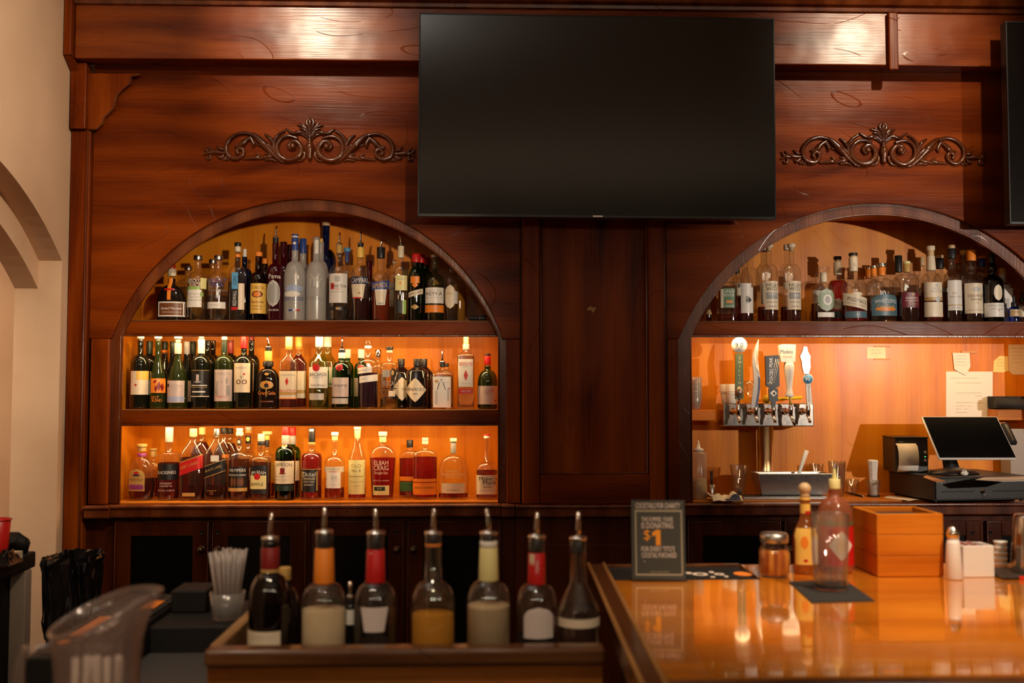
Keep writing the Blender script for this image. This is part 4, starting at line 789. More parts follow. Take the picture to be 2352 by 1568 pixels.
B('L', 0, 548.5, 1000, 47, 1050, 1035, 15, 'clear', 'amber', 1055, [(983, 992, 15, 's'), (992, 1000, 17, 'c')], [Q(0, 1007, 1022, 5, 'k', s='o'), Q(0, 1010, 1018, 3.5, 'pk', s='o'), Q(0, 1070, 1118, 20.5, 'k'), T('100 PIPERS', 0, 1078, 7, 'w', w=36), T('FINE SCOTCH WHISKY', 0, 1089, 4, 'w', w=38), Q(-11, 1094, 1115, 3, 'br', s='o'), Q(-4, 1094, 1115, 3, 'br', s='o'), Q(4, 1094, 1115, 3, 'br', s='o'), Q(11, 1094, 1115, 3.4, 'br', s='o'), Q(0, 1118, 1126, 20.5, 'gd')], 'scotch bottle with grey cap and a black label with four brown figures')
B('L', 1, 569, 1000, 42, 1052, 1037, 14, 'clear', 'amber', 1060, [(980, 987, 15, 's'), (987, 994, 15, 'gd')], [Q(0, 1000, 1018, 6, 'k'), Q(0, 1003, 1013, 4, 'y', s='o'), Q(8, 1072, 1100, 8, 'w')], 'grey-capped scotch bottle behind the four-figure black label, right side')
B('L', 0, 598.5, 1022, 46, 1058, 1046, 16, 'clear', 'amber', 1062, [(996, 1013, 16, 's'), (1013, 1022, 16.5, 'k')], [Q(-2, 1067, 1132, 21, 'k'), T('JIM BEAM', -2, 1083, 8, 'w', w=34, arc=.25), Q(-4, 1090, 1121, 20, 'ly'), Q(-4, 1085, 1100, 7, 'r', s='o'), T('APPLE', -4, 1110, 7, 'k', w=28)], 'apple whiskey bottle with a yellow-green label and red seal', n=3, dr=.9)
B('L', 1, 612, 1022, 38, 1052, 1040, 12, 'clear', 'amber', 1110, [(990, 997, 23, 'ly'), (997, 1010, 12, 'y'), (1010, 1026, 10, 'k')], [Q(12, 1060, 1100, 5, 'y')], 'bottle with a wide flat yellow stopper behind the apple whiskey')
B('L', 0, 654.5, 1000, 46, 1042, 1024, 16, 'green', 'dark', 1052, [(980, 999, 17, 'r'), (999, 1020, 18, 'gr')], [Q(0, 1000, 1020, 5, 'w'), Q(-1, 1018, 1028, 6, 'c', s='o'), Q(-1, 1020, 1025, 3, 'o', s='o'), Q(-1, 1057, 1109, 22, 'c'), T('JAMESON', -1, 1065, 8, 'k', w=36, arc=.12), Q(-2, 1073, 1084, 5, 'dr'), Q(-2, 1084, 1087, 8, 'dr', s='o'), T('TRIPLE DISTILLED', -2, 1092, 3, 'gr'), T('IRISH WHISKEY', -2, 1100, 3, 'gr'), Q(-1, 1112, 1125, 21, 'dg')], 'green whiskey bottle with red cap and cream label with a red crest, in front')
B('L', 1, 670, 1000, 40, 1042, 1024, 15, 'green', 'dark', 1052, [(981, 1000, 16, 'r'), (1000, 1020, 16, 'gr')], [Q(0, 1001, 1018, 4, 'w'), Q(4, 1057, 1102, 14, 'c')], 'green whiskey bottle with red cap, directly behind the cream label with red crest')
B('L', 0, 715, 1020, 48, 1052, 1036, 15, 'clear', 'red', 1042, [(983, 1015, 15, 'k'), (1015, 1021, 17, 'gd')], [Q(0, 985, 990, 5, 'w'), Q(-2, 1076, 1128, 20, 'k'), Q(0, 1075, 1076.5, 22, 'gd'), T('Dickel', -2, 1087, 10, 'w', w=28), T('TENNESSEE', -2, 1097, 5, 'c', w=28), T('SOUR MASH', -2, 1104, 4, 'c', w=24), T('WHISKY', -2, 1111, 4, 'c', w=22), Q(-18, 1080, 1125, 1.2, 'gd'), Q(15, 1080, 1125, 1.2, 'gd')], 'reddish whisky bottle with black-gold cap and an ornate black label')
B('L', 0, 768, 1012, 46, 1063, 1045, 13, 'clear', 'amber', 1120, [(992, 1000, 17, 'w'), (1000, 1011, 14, 'ly')], [Q(0, 1070, 1083, 22, 'c', sl=.0), Q(0, 1083, 1119, 16, 'w'), T('BOURBON', 0, 1075, 4, 'gr'), T('WHISKEY', 0, 1081, 3, 'r'), T('M', 2, 1096, 12, 's'), T('~~~', 0, 1110, 6, 's')], 'stout whiskey bottle with white cork and torn-edge cream label', sh='round')
B('L', 0, 820, 1006, 41, 1062, 1008, 14, 'clear', 'red', 1120, [(980, 986, 17, 'c'), (986, 1006, 15, 'ly', 'neck_sleeve', 13)], [Q(0, 1055, 1133, 18.5, 'ly'), T('OLD', 0, 1068, 8, 'gd'), T('No. 8', 0, 1079, 6, 'br'), Q(0, 1091, 1093, 15, 'gd'), T('STRAIGHT RYE', 0, 1104, 3, 'gd'), T('WHISKEY', 0, 1114, 3, 'gd')], 'tapered whiskey bottle with cream cap and a tall yellow label', sh='slope')
B('L', 0, 878.5, 1015, 61, 1052, 1022, 14, 'clear', 'red', 1051, [(991, 1001, 20, 'pk'), (1001, 1015, 16, 'ly')], [T('ELIJAH', -2, 1061, 10, 'c', w=32), T('CRAIG', -2, 1073, 11, 'c', w=33), T('Straight Rye', -2, 1084, 6, 'c', w=30), T('KENTUCKY WHISKEY', -2, 1102, 2.6, 'c'), Q(-2, 1113, 1135, 18, 'ly'), Q(-5, 1116, 1125, 12, 'dg'), T('RYE', -5, 1120, 4, 'c')], 'broad-shouldered red-brown bottle with pink-topped stopper and lettering straight on the glass', dr=.6, wb=50)
B('L', 1, 941, 1026, 50, 1048, 1034, 14, 'clear', 'red', 1052, [(1010, 1027, 15, 'k')], [Q(2, 1093, 1103, 24, 'o'), Q(2, 1105, 1127, 23, 'g'), T('RYE', 0, 1112, 4, 'k')], 'amber rye bottle with dark cap and green label, second back', dr=.6)
B('L', 0, 976, 1020, 57, 1046, 1032, 14, 'clear', 'red', 1049, [(1005, 1012, 15, 's'), (1012, 1020, 15, 'c')], [Q(0, 1098, 1105, 26, 'o'), Q(0, 1107, 1134, 26.5, 'o'), T('BULLEIT BOURBON', 0, 1118, 4.5, 'br', w=42), Q(0, 1106, 1107, 26.5, 'r'), Q(0, 1134, 1135, 26.5, 'r')], 'flask-shaped red-amber bourbon bottle with an orange lower label', dr=.6)
B('L', 0, 1041, 1042, 69, 1082, 1045, 13, 'clear', 'amber', 1133, [(1006, 1014, 16, 'c'), (1014, 1041, 13, 'gr')], [T('DISTILLERS SELECT', 0, 1080, 3.5, 'c', w=28, arc=.1), T('WOODFORD RESERVE', 0, 1088, 5, 'c', w=52), T('KENTUCKY BOURBON', 0, 1094, 2.5, 'c', w=36), Q(0, 1108, 1131, 26, 'c'), T('WHISKEY', 0, 1124, 4, 'gr', w=30)], 'broad flat nearly empty bottle with dark neck wrap and low cream label', dr=.5)
B('L', 0, 1118.5, 1005, 50, 1078, 1060, 14, 'clear', 'amber', 1080, [(997, 1000, 16, 'r'), (1000, 1006, 15, 'w')], [Q(0, 1089, 1133, 25, 'c'), T("Maker's", 2, 1097, 9, 'k', w=40), T('Mark', 6, 1106, 9, 'k', w=30), T('WHISKY', 2, 1116, 4, 'k'), T('KENTUCKY STRAIGHT', 2, 1124, 2.5, 'gr')], 'long-necked bourbon bottle with red-white cap, rightmost on the bottom shelf', n=3.5, dr=.9)
# ---- top shelf, right recess
B('R', 1, 1628, 712, 15, 722, 716, 10, 'clear', 'dark', 722, [(699, 712, 9, 't')], [Q(0, 712, 722, 6, 't')], 'tiny miniature bottle at the far left end of the right-hand shelf')
B('R', 0, 1669, 645, 39, 652, 648, 15, 'clear', 'amber', 722, [(631, 645, 13, 'c')], [Q(3, 663, 708, 13, 'g'), T('GREEN', 3, 670, 7, 'w', w=23), T('RIVER', 3, 679, 7, 'w', w=23), Q(3, 691, 697, 7, 'o'), T('WHISKEY', 3, 704, 4, 'w', w=20), Q(-13, 665, 708, 3, 'c')], 'square bottle with a green label reading in white, near the arch foot', n=5, dr=.8, sh='square')
B('R', 1, 1694, 628, 34, 648, 638, 12, 'clear', 'dark', 680, [(610, 628, 13, 'k')], [Q(4, 652, 680, 9, 'c')], 'black-capped bottle between the green label and the slanted crow-grey label')
B('R', 0, 1712, 602, 37.5, 650, 630, 15, 'clear', 'dark', 683, [(584, 594, 10, 'w'), (594, 602, 16, 'k')], [Q(-4, 652, 661, 14, 'w'), Q(1, 661, 720, 14, 'w'), Q(4, 683, 697, 6, 'k', s='d'), T('1838', 0, 690, 7, 'k', rot=1)], 'whiskey bottle with tall white label carrying a dark slanted print')
B('R', 1, 1757, 574, 34, 625, 605, 13, 'clear', 'dark', 705, [(562, 574, 16, 'c')], [Q(-6, 650, 700, 6, 'c')], 'pale-stoppered bottle standing behind the left of the two twin cream-labelled whiskeys')
B('R', 0, 1768, 569, 39, 625, 606, 13, 'clear', 'amber', 713, [(560, 568, 19, 'c'), (568, 576, 12, 't')], [Q(2, 647, 712, 16, 'c'), T('HIGH', 2, 656, 8, 'k', w=26), T('WEST', 2, 665, 8, 'k', w=26), Q(2, 673, 688, 13, 'gr'), Q(2, 674, 680, 11, 's', s='o'), T('DOUBLE RYE', 2, 695, 3, 'gr'), T('WHISKEY', 2, 705, 3, 'gr')], 'left of two twin long-necked whiskey bottles with cream labels and pale stoppers')
B('R', 1, 1810, 574, 34, 625, 605, 13, 'clear', 'dark', 705, [(562, 574, 16, 'c')], [Q(-6, 650, 664, 6, 'c')], 'pale-stoppered bottle standing behind the right of the two twin cream-labelled whiskeys')
B('R', 0, 1820, 569, 39, 625, 606, 13, 'clear', 'amber', 713, [(560, 568, 19, 'c'), (568, 576, 12, 't')], [Q(2, 647, 712, 16, 'c'), T('HIGH', 2, 656, 8, 'k', w=26), T('WEST', 2, 665, 8, 'k', w=26), Q(2, 673, 688, 13, 'gr'), Q(5, 676, 684, 8, 's', s='d'), T('BOURBON', 2, 695, 3, 'gr'), T('WHISKEY', 2, 705, 3, 'gr')], 'right of two twin long-necked whiskey bottles with cream labels and pale stoppers')
B('R', 1, 1880, 640, 34, 665, 655, 13, 'clear', 'dark', 698, [(626, 640, 12, 'G')], [Q(-8, 668, 697, 7, 'w')], 'clear-stoppered bottle standing behind the round green label')
B('R', 0, 1893, 650, 42, 668, 652, 16, 'clear', 'amber', 716, [(613, 626, 26, 'G', 'glass_stopper'), (626, 634, 15, 'c'), (634, 648, 16, 'c')], [Q(2, 663, 716, 20, 'sg', s='o'), Q(4, 677, 702, 10, 'w', s='o'), Q(4, 681, 698, 6, 'gr', s='o'), T('DARK HAT', 1, 670, 5.5, 'w', w=26, arc=.25), Q(2, 718, 729, 20, 'w')], 'squat square bottle with ball glass stopper and a round sage-green label', n=4, dr=.7)
B('R', 1, 1926, 632, 44, 660, 640, 15, 'clear', 'red', 645, [(589, 596, 18, 'k'), (596, 602, 14, 't'), (602, 631, 18, 'c')], [T('6', 0, 616, 8, 'k'), Q(-2, 690, 714, 14, 'c', sl=-.25), T('PIGG', -4, 700, 8, 'k', sl=-.25), Q(0, 716, 732, 18, 'te')], 'rye bottle with cream neck label, behind and left of its larger twin')
B('R', 0, 1962, 624, 57, 662, 636, 19, 'clear', 'red', 692, [(581, 587, 20, 'k'), (587, 591, 17, 't'), (591, 623, 20, 'c')], [T('6', 0, 608, 10, 'k'), Q(0, 672, 682, 12, 'c', s='o'), Q(0, 680, 708, 27, 'c', sl=-.25), T('PIGGYBACK', 2, 692, 9, 'k', w=44, sl=-.25), T('100% RYE WHISKEY', 0, 701, 3.5, 'gr', sl=-.25), Q(0, 716, 731, 24, 'te'), T('6', 0, 723, 6, 'w')], 'rye bottle with black-topped cream neck and a slanted cream label', dr=.8)
B('R', 2, 1997, 632, 34, 665, 648, 15, 'clear', 'dark', 680, [(613, 618, 16, 'S'), (618, 640, 14, 'o')], [], 'silver-capped bottle with orange neck, farthest of three in line behind the blue label')
B('R', 1, 2009, 630, 40, 662, 644, 15, 'clear', 'dark', 680, [(610, 616, 17, 'S'), (616, 636, 14, 'o')], [], 'silver-capped bottle with orange neck, middle one in line behind the blue label')
B('R', 0, 2027, 632, 66, 668, 640, 17, 'clear', 'water', 722, [(605, 613, 21, 'S'), (613, 633, 17, 'o')], [Q(2, 675, 726, 30, 'te', s='a'), T('WHISTLEPIG', 2, 692, 8, 'w', w=50, arc=.1), Q(2, 706, 716, 24, 'o', s='o'), T('CampStock', 2, 705, 8, 'y', w=40)], 'round fat bottle with silver cap, orange neck and arched slate-blue label', dr=.6)
B('R', 1, 2066, 625, 42, 655, 640, 14, 'clear', 'dark', 672, [(587, 625, 17, 'k')], [Q(0, 596, 618, 4, 'c')], 'bottle with a tall black capsule behind the gold-capped maroon label')
B('R', 0, 2085, 626, 46, 645, 630, 15, 'clear', 'dark', 672, [(600, 606, 17, 'ly'), (606, 625, 17, 'gd')], [Q(2, 673, 708, 21, 'm'), Q(4, 675, 681, 3, 'gd', s='o'), T('BARRELL', 2, 686, 5, 'c', w=28), Q(2, 692, 693, 16, 'c'), T('Reserve', 4, 699, 5, 'gd', w=20)], 'square-shouldered bottle with gold neck and a maroon label', n=3, sh='square')
B('R', 1, 2121, 610, 32, 650, 630, 13, 'clear', 'red', 665, [(590, 610, 11, 't')], [Q(-8, 662, 680, 10, 'c')], 'amber bottle just left behind the belted cream-label bourbon')
B('R', 0, 2141, 622, 42, 650, 628, 20, 'clear', 'red', 650, [(565, 575, 19, 'c'), (575, 588, 15, 't'), (588, 621, 17, 'c', 'neck_sleeve', 22)], [Q(0, 650, 684, 20.5, 'c'), T('BASIL', 3, 664, 5, 'gr'), T('HAYDEN', 3, 671, 5, 'gr'), Q(4, 653, 661, 4, 's', s='o'), Q(0, 684, 692, 20.5, 'gd'), Q(5, 682, 695, 6, 's', s='o'), Q(0, 695, 729, 20.5, 'c')], 'bourbon bottle with cream stopper, cream neck and a gold belt round its label', n=3)
B('R', 1, 2161, 617, 34, 652, 632, 14, 'clear', 'red', 668, [(586, 593, 18, 't'), (593, 617, 18, 'k')], [Q(0, 663, 672, 14, 'w')], 'tan-topped black-necked bottle between the belted bourbon and the slim white label')
B('R', 0, 2189.5, 594, 39, 645, 628, 16, 'clear', 'dark', 700, [(563, 571, 15, 't'), (571, 594, 18, 'k')], [Q(1, 645, 714, 17, 'w'), T('XV', -4, 675, 6, 'gd'), Q(1, 701, 703, 17, 'gd'), T('SINGLE MALT', 0, 683, 3, 'gr'), T('SCOTCH', 0, 708, 3, 'gr')], 'tall bottle with orange-brown top, black neck and slim white label')
B('R', 2, 2204, 606, 34, 650, 622, 14, 'clear', 'dark', 690, [(585, 605, 16, 'o')], [], 'orange-capsuled bottle at the back, left of the other orange caps')
B('R', 1, 2217, 590, 34, 650, 620, 9, 'clear', 'dark', 690, [(575, 584, 16, 'y'), (584, 590, 10, 'gd')], [], 'bottle with a mustard mushroom cap between the two orange capsules')
B('R', 0, 2234, 599, 45, 648, 603, 15, 'clear', 'dark', 652, [(574, 599, 21, 'o')], [Q(1, 652, 721, 22, 'c'), T('CRAYMORE', 1, 681, 7, 'br', w=36), Q(1, 660, 672, 9, 's', s='o'), T('HIGHLAND', 1, 689, 3.5, 'k'), T('12', 1, 696, 5, 'gd'), T('SINGLE MALT WHISKY', 1, 713, 2.5, 'gr')], 'bulb-necked scotch bottle with big orange capsule and large cream label', sh='bulb')
B('R', 1, 2258, 612, 38, 660, 618, 15, 'clear', 'dark', 672, [(588, 594, 17, 'o'), (594, 612, 16, 'b')], [], 'blue-necked bottle with orange top behind the large cream scotch label', sh='bulb')
B('R', 0, 2281.5, 604, 46, 648, 606, 14, 'brown', 'dark', 652, [(581, 604, 14, 'dg')], [Q(2, 655, 692, 10, 'c', s='o'), Q(0, 697, 729, 22.5, 'w'), T('LAGAVULIN', 0, 703, 5, 'gr', w=34), T('AGED 8 YEARS', 0, 711, 3, 'gr'), T('8', 2, 714, 4, 'r')], 'dark bulb-necked bottle with an oval cream emblem over a white label', sh='bulb')
B('R', 1, 2305, 632, 34, 660, 640, 14, 'clear', 'yellow', 700, [(616, 630, 17, 'y'), (630, 650, 15, 'w')], [Q(0, 655, 700, 12, 'w')], 'bottle with yellow cap and white neck behind the grey carton')
ct = thing('bottle_carton', (P(2317, 700, .17).x, .17, ZT), 'slim white and grey carton beside the small blue dropper bottle', 'box')
a_ = P(2307, 662, .15); b_ = P(2319, 735, .15); c_ = P(2328, 735, .15)
MB().box(a_.x, c_.x, .15, .185, ZT+.0004, P(2317, 662, .15).z, pm(SW['w'], .6)).build('carton_body', ct)
MB().box(a_.x-.0, b_.x, .1492, .1498, ZT+.0006, P(2317, 685, .15).z, pm(SW['s'], .6)).build('printed_panel', ct)
B('R', 0, 2330, 706, 23, 712, 704, 10, 'blue', None, 0, [(679, 694, 6, 'k', 'dropper_bulb'), (694, 704, 13, 'k')], [Q(0, 711, 727, 11, 't'), T('TONIC', 0, 717, 4, 'br')], 'small blue dropper bottle with tan label at the right end of the shelf', dy=-.03, name='dropper_bottle', seg=20)
B('R', 0, 2349, 700, 18, 704, 694, 9, 'clear', 'amber', 705, [(670, 684, 6, 'k', 'dropper_bulb'), (684, 692, 11, 'k')], [Q(0, 704, 728, 8.5, 'c')], 'small clear dropper bottle with cream label at the edge of the view', name='dropper_bottle', seg=20, dy=.04)
# torch lying at the right end of the left top shelf
fl = thing('flashlight', (P(1092, 728, .09).x, .09, ZT), 'black flashlight lying at the right end of the top shelf', 'flashlight')
q = P(1092, 728, .09); Rx = Matrix.Rotation(PI/2, 3, 'Y')
MB().lathe([(.009, -.028), (.0105, -.024), (.0105, .02), (.013, .026), (.0135, .045), (.012, .047)], BLK, n=18, c=(q.x, .09, ZT+.0138), rot=Rx).build('barrel', fl)
MB().lathe([(.0112, .018), (.0112, .021)], STEELR, n=18, c=(q.x, .09, ZT+.0138), rot=Rx).build('ring', fl)
# ================================================================ things on the right-hand counter
CLR = G['clear']
def lathe_thing(name, px, py, Y, Zb, prof, mat, label, cat, part='body', group=None, n=24):
    p = P(px, py, Y); r = thing(name, (p.x, Y, Zb), label, cat, group)
    MB().lathe(prof, mat, n=n).build(part, r, loc=(0, 0, 0)); return r
def cupwall(r0, r1, h, t=0.002):           # open tumbler profile: outside up, inside down
    return [(r0*.96, 0), (r0, .002), (r1, h), (r1-t*.5, h+.0006), (r1-t, h), (r0-t, .006), (.001, .0055)]
def s_at(Y): return (Y+4.3)/F
sl_ = thing('wall_ledge', (P(1610, 940, .3).x, .3, P(1610, 940, .22).z-.03), 'short thick wooden ledge holding plastic cups, left end of the tap recess', 'shelf')
a, b = P(1581, 941, .22), P(1644, 966, .22)
MB().box(ARi[0]-math.sqrt(ARi[2]**2)+.035 if False else P(1581, 950, .36).x-.035, b.x, .22, YF-.001, b.z, a.z, WSH).build('ledge_board', sl_, bevel=.004)
for i in range(9):
    if i == 0:
        cup0 = thing('plastic_cup', (0, 0, 0), 'nested clear plastic cup in the tall stack on the short wall ledge', 'cup', 'stacked plastic cups')
        MB().lathe(cupwall(.022, .031, .062, .0007), G['plastic'], n=24).lathe([(.0311, .0595), (.0335, .061), (.0311, .0628)], G['plastic'], n=24, cap=False).build('cup_wall', cup0, loc=(0, 0, 0)); c = cup0
    else: c = copy_tree(cup0)
    q = P(1597, 938, .275); c.location = (q.x, .275, a.z+.0006+i*.0105)
# beer tower
yt0, yt1 = .175, .30
tl, trr = P(1661, 926, yt0), P(1870, 979, yt0); cxp = P(1759, 1100, .255)
bt = thing('beer_tower', (cxp.x, .255, ZL), 'stainless steel beer tower with five taps and assorted tap handles', 'beer tower')
MB().box(tl.x, trr.x, yt0, yt1, trr.z, tl.z, STEEL).build('header_box', bt, bevel=.004)
MB().lathe([(.052, ZL+.0004), (.052, ZL+.004), (.037, ZL+.008), (.036, trr.z-.0005)], STEEL, n=32, c=(cxp.x, .255, 0)).build('column', bt)
R90 = Matrix.Rotation(PI/2, 3, 'X')
def flat(mb, pts, y0, y1, mat, Y=None): return mb.prism([(P(u, v, y0).x, P(u, v, y0).z) for u, v in pts], y0, y1, mat)
def wtext(mb, s, px, py, hpx, Y, mat, wpx=0, rot=0, yy=None, sl=0):
    vs, fs, tw = text2d(s); sc_ = s_at(Y)*.985; h = hpx*sc_; sx = (wpx*sc_/tw) if wpx else h; c = P(px, py, Y); out = []
    for u, v in vs:
        u, v = u*sx, v*h
        v += sl*u
        if rot: u, v = -v, u
        out.append((c.x+u, Y, c.z+v))
    mb.add(out, fs, mat); return mb
yh = .105
for i, fx in enumerate((1697, 1737.5, 1778, 1818, 1858)):
    q = P(fx, 945, yh); f = MB(); xx, zz = q.x, q.z
    f.tube([(xx-.008, yt0-.0005, zz), (xx-.006, .145, zz), (xx, .122, zz)], [.011, .011, .009], CHROME, n=14)
    f.lathe([(.015, 0), (.016, .004), (.012, .012), (.013, .018)], CHROME, n=18, c=(xx-.008, yt0-.0005, zz), rot=R90)
    f.lathe([(.006, -.022), (.0085, -.020), (.0095, 0), (.011, .012), (.008, .022), (.009, .026), (.005, .034)], CHROME, n=16, c=(xx, yh+.012, zz))
    fo = f.build('faucet', bt)
    lean = .012 if i == 3 else .003
    MB().tube([(xx, yh+.012, zz-.015), (xx+lean*.4, yh, zz-.035), (xx+lean, yh-.006, zz-(.066 if i == 3 else .048))], [.0075, .0068, .0062], CHROME, n=12).build('spout', fo)
    h = MB(); wt = pm(SW['w'], .4)
    if i == 0:
        flat(h, [(1690, 812), (1707, 812), (1708, 916), (1689, 917)], yh-.004, yh+.008, pm((.10, .15, .06), .5))
        d0 = P(1698, 792, yh); h.lathe([(.034, 0), (.0345, .003), (.034, .008)], pm((.85, .84, .8), .4), n=36, c=(d0.x, yh+.004, d0.z), rot=R90)
        wtext(h, '9.0', 1698, 792, 11, yh-.0046, pm(SW['k'], .5)); 
        for j, ch in enumerate('SHILLING'): wtext(h, ch, 1699, 822+j*9.5, 6.5, yh-.0046, pm(SW['c'], .5))
        hp = P(1698, 901, yh-.008); h.lathe([(.002, .028), (.012, .02), (.018, .006), (.017, -.008), (.009, -.022), (.002, -.027)][::-1], pm((.30, .22, .17), .35, metal=.7), n=14, c=(hp.x, yh-.002, hp.z))
        h.tube([(xx, yh+.008, zz+.03), (P(1698, 915, yh).x, yh+.004, P(1698, 915, yh).z)], .006, CHROME)
    elif i == 1:
        pts = [(1743, 779), (1742, 800), (1741, 825), (1743, 845), (1746, 865), (1746, 890), (1743, 915), (1739, 936), (1725, 936), (1729, 905), (1732, 880), (1731, 855), (1729, 835), (1730, 815), (1735, 797)]
        flat(h, pts, yh-.002, yh+.010, pm((.50, .47, .45), .35))
        flat(h, [(1742, 862), (1746, 870), (1746, 892), (1743, 915), (1739, 934), (1735, 934), (1741, 900), (1742, 880)], yh-.004, yh-.002, pm((.03, .05, .16), .4))
        flat(h, [(1742, 783), (1741, 825), (1743, 843), (1744, 856), (1736, 842), (1734, 822), (1737, 800)], yh-.004, yh-.002, pm((.82, .78, .7), .4))
        wtext(h, 'FIREBIRD', 1739, 820, 4, yh-.0045, pm(SW['o'], .5), rot=1, wpx=34)
    elif i == 2:
        flat(h, [(1758, 817), (1789, 815), (1791, 886), (1776, 895), (1760, 886)], yh-.006, yh+.010, pm(SW['k'], .35))
        flat(h, [(1766, 892), (1787, 892), (1787, 921), (1782, 922), (1781, 933), (1773, 933), (1772, 922), (1767, 921)], yh-.004, yh+.008, pm(SW['k'], .35))
        wtext(h, 'COORS PEAK', 1771, 850, 8, yh-.0066, pm((.5, .47, .45), .3, metal=.5), wpx=60, rot=1)
        for dx in (0, 4, 8): h.tube([(P(u+dx, v, yh-.007).x, yh-.007, P(u+dx, v, yh-.007).z) for u, v in ((1782, 824), (1778, 845), (1774, 862), (1770, 878), (1766, 883), (1763, 878))], .0009, pm((.7, .68, .66), .3, metal=.5), n=5)
        flat(h, [(1777, 895), (1785, 903), (1777, 911), (1769, 903)], yh-.0065, yh-.0042, wt)
        h.lathe([(.005, 0), (.005, .001)], pm(SW['k'], .4), c=(P(1777, 903, yh).x, yh-.0066, P(1777, 903, yh).z), rot=R90)
    elif i == 3:
        flat(h, [(1790, 792), (1800, 790), (1828, 791), (1827, 831), (1794, 831)], yh-.012, yh+.014, wt)
        wtext(h, 'Modelo', 1807, 807, 9, yh-.0126, pm(SW['n'], .5), wpx=29); wtext(h, 'Especial', 1809, 818, 5, yh-.0126, pm(SW['gd'], .5), wpx=20)
        k = s_at(yh); zz0 = P(1812, 832, yh).z; c0 = P(1812, 832, yh)
        h.lathe([(9*k, -80*k), (10*k, -78*k), (8*k, -70*k), (6.5*k, -60*k), (9*k, -38*k), (11.5*k, -20*k), (12*k, -8*k), (10*k, 0)], wt, n=22, c=(c0.x, yh, c0.z))
        h.tube([(xx, yh+.01, zz+.03), (c0.x+.003, yh, c0.z-79*k)], .006, pm(SW['y'], .4))
    else:
        sv = pm((.62, .60, .58), .25, metal=.8)
        flat(h, [(1846, 797), (1850, 795), (1854, 797), (1856, 808), (1862, 817), (1861, 830), (1862, 842), (1858, 858), (1847, 858), (1843, 843), (1842, 830), (1838, 818), (1844, 806)], yh-.008, yh+.010, sv)
        d0 = P(1855, 870, yh); h.lathe([(.0225, 0), (.0225, .004)], wt, n=30, c=(d0.x, yh-.002, d0.z), rot=R90).lathe([(.0195, 0), (.0195, .0015)], pm((.06, .30, .62), .4), n=30, c=(d0.x, yh-.006, d0.z), rot=R90)
        wtext(h, '90', 1855, 870, 9, yh-.0082, wt); flat(h, [(1851, 880), (1862, 880), (1866, 928), (1854, 931)], yh-.004, yh+.006, wt)
        wtext(h, 'MOUNTAIN', 1858, 904, 3.5, yh-.0046, pm(SW['n'], .5), rot=1, wpx=38)
    h.build('tap_handle', fo)
for i, (px, lean) in enumerate(((1668, -.12), (1682, .1))):
    fc = thing('foam_cup', (P(px, 925, (.270, .207)[i]).x, (.270, .207)[i], tl.z+.0004), ['left of the two pale foam cups standing on top of the beer tower', 'right of the two pale foam cups on the beer tower, behind the green tap handle'][i], 'cup')
    MB().lathe([(r*1.0, z) for r, z in cupwall(.020, .030, .085)], WHITE, n=22).lathe([(.031, .05), (.0325, .0525), (.031, .055)], WHITE, n=22, cap=False).build('cup_wall', fc, loc=(0, 0, 0))
gb = thing('tall_glass', (P(1720, 925, .25).x, .25, tl.z+.0004), 'clear stemmed glass standing on the beer tower behind the curved tap handle', 'glass')
MB().lathe([(.022, 0), (.022, .002), (.004, .006), (.004, .03), (.022, .045), (.028, .10), (.027, .1003), (.021, .047), (.001, .042)], CLR, n=24).build('bowl', gb, loc=(0, 0, 0))
lm = thing('lemon_squeezer', (P(1765, 922, .25).x, .25, tl.z+.0004), 'yellow citrus squeezer lying on the beer tower behind the black tap handle', 'squeezer')
yl_ = pm((.80, .52, .02), .4)
q = P(1762, 912, .25)
MB().lathe([(.004, 0), (.016, .004), (.021, .018), (.019, .03), (.010, .036)], yl_, n=20, c=(q.x, .25, tl.z+.0006)).build('squeezer_bowl', lm)
q2 = P(1850, 912, .2); MB().tube([(q.x+.018, .25, tl.z+.022), (q.x+.08, .25, tl.z+.02), (q2.x, .25, tl.z+.026)], [.006, .007, .008], yl_, n=10).build('squeezer_handle', lm)
# squeeze bottle etc.
sq = thing('squeeze_bottle', (P(1605, 1143, .085).x, .085, ZL+.0004), 'cloudy plastic squeeze bottle at the left end of the tap counter', 'bottle')
k = s_at(.085)
MB().lathe([(18.5*k, 0), (19*k, .003), (19*k, 104*k), (17*k, 107*k), (12*k, 108*k)], G['plastic'], n=28).build('bottle_body', sq, loc=(0, 0, 0))
MB().lathe([(17.5*k, .003), (17.5*k, 47*k)], LQ['cloud'], n=28).build('liquid', sq, loc=(0, 0, 0))
MB().lathe([(11.5*k, 108.3*k), (11.5*k, 115*k), (5*k, 117*k), (2.5*k, 130*k), (1*k, 134*k)], PLASTIC, n=24).build('nozzle_cap', sq, loc=(0, 0, 0))
mc = thing('bar_muddler', (P(1634, 1120, .17).x, .17, ZL+.0004), 'steel cup with an upright muddler beside the squeeze bottle', 'muddler')
MB().lathe(cupwall(.013, .016, .055), STEELR, n=20).build('cup_wall', mc, loc=(0, 0, 0)); MB().tube([(0, 0, .01), (.001, 0, .075), (.001, 0, .115)], [.006, .005, .007], BLK, n=12).build('muddler_rod', mc, loc=(0, 0, 0))
def tumbler(px, pt, pb, wt_, wb_, Y, label, Z=None, n=26, name='drinking_glass'):
    k = s_at(Y); r = thing(name, (P(px, pb, Y).x, Y, (ZL if Z is None else Z)+.0004), label, 'glass')
    MB().lathe(cupwall(wb_/2*k, wt_/2*k, (pb-pt)*k*.97, .0022), G['tumbler'], n=n).build('glass_wall', r, loc=(0, 0, 0)); return r
g = tumbler(1697, 1052, 1126, 40, 26, .2, 'tapered glass with a dark napkin in it, left of the steel pan'); 
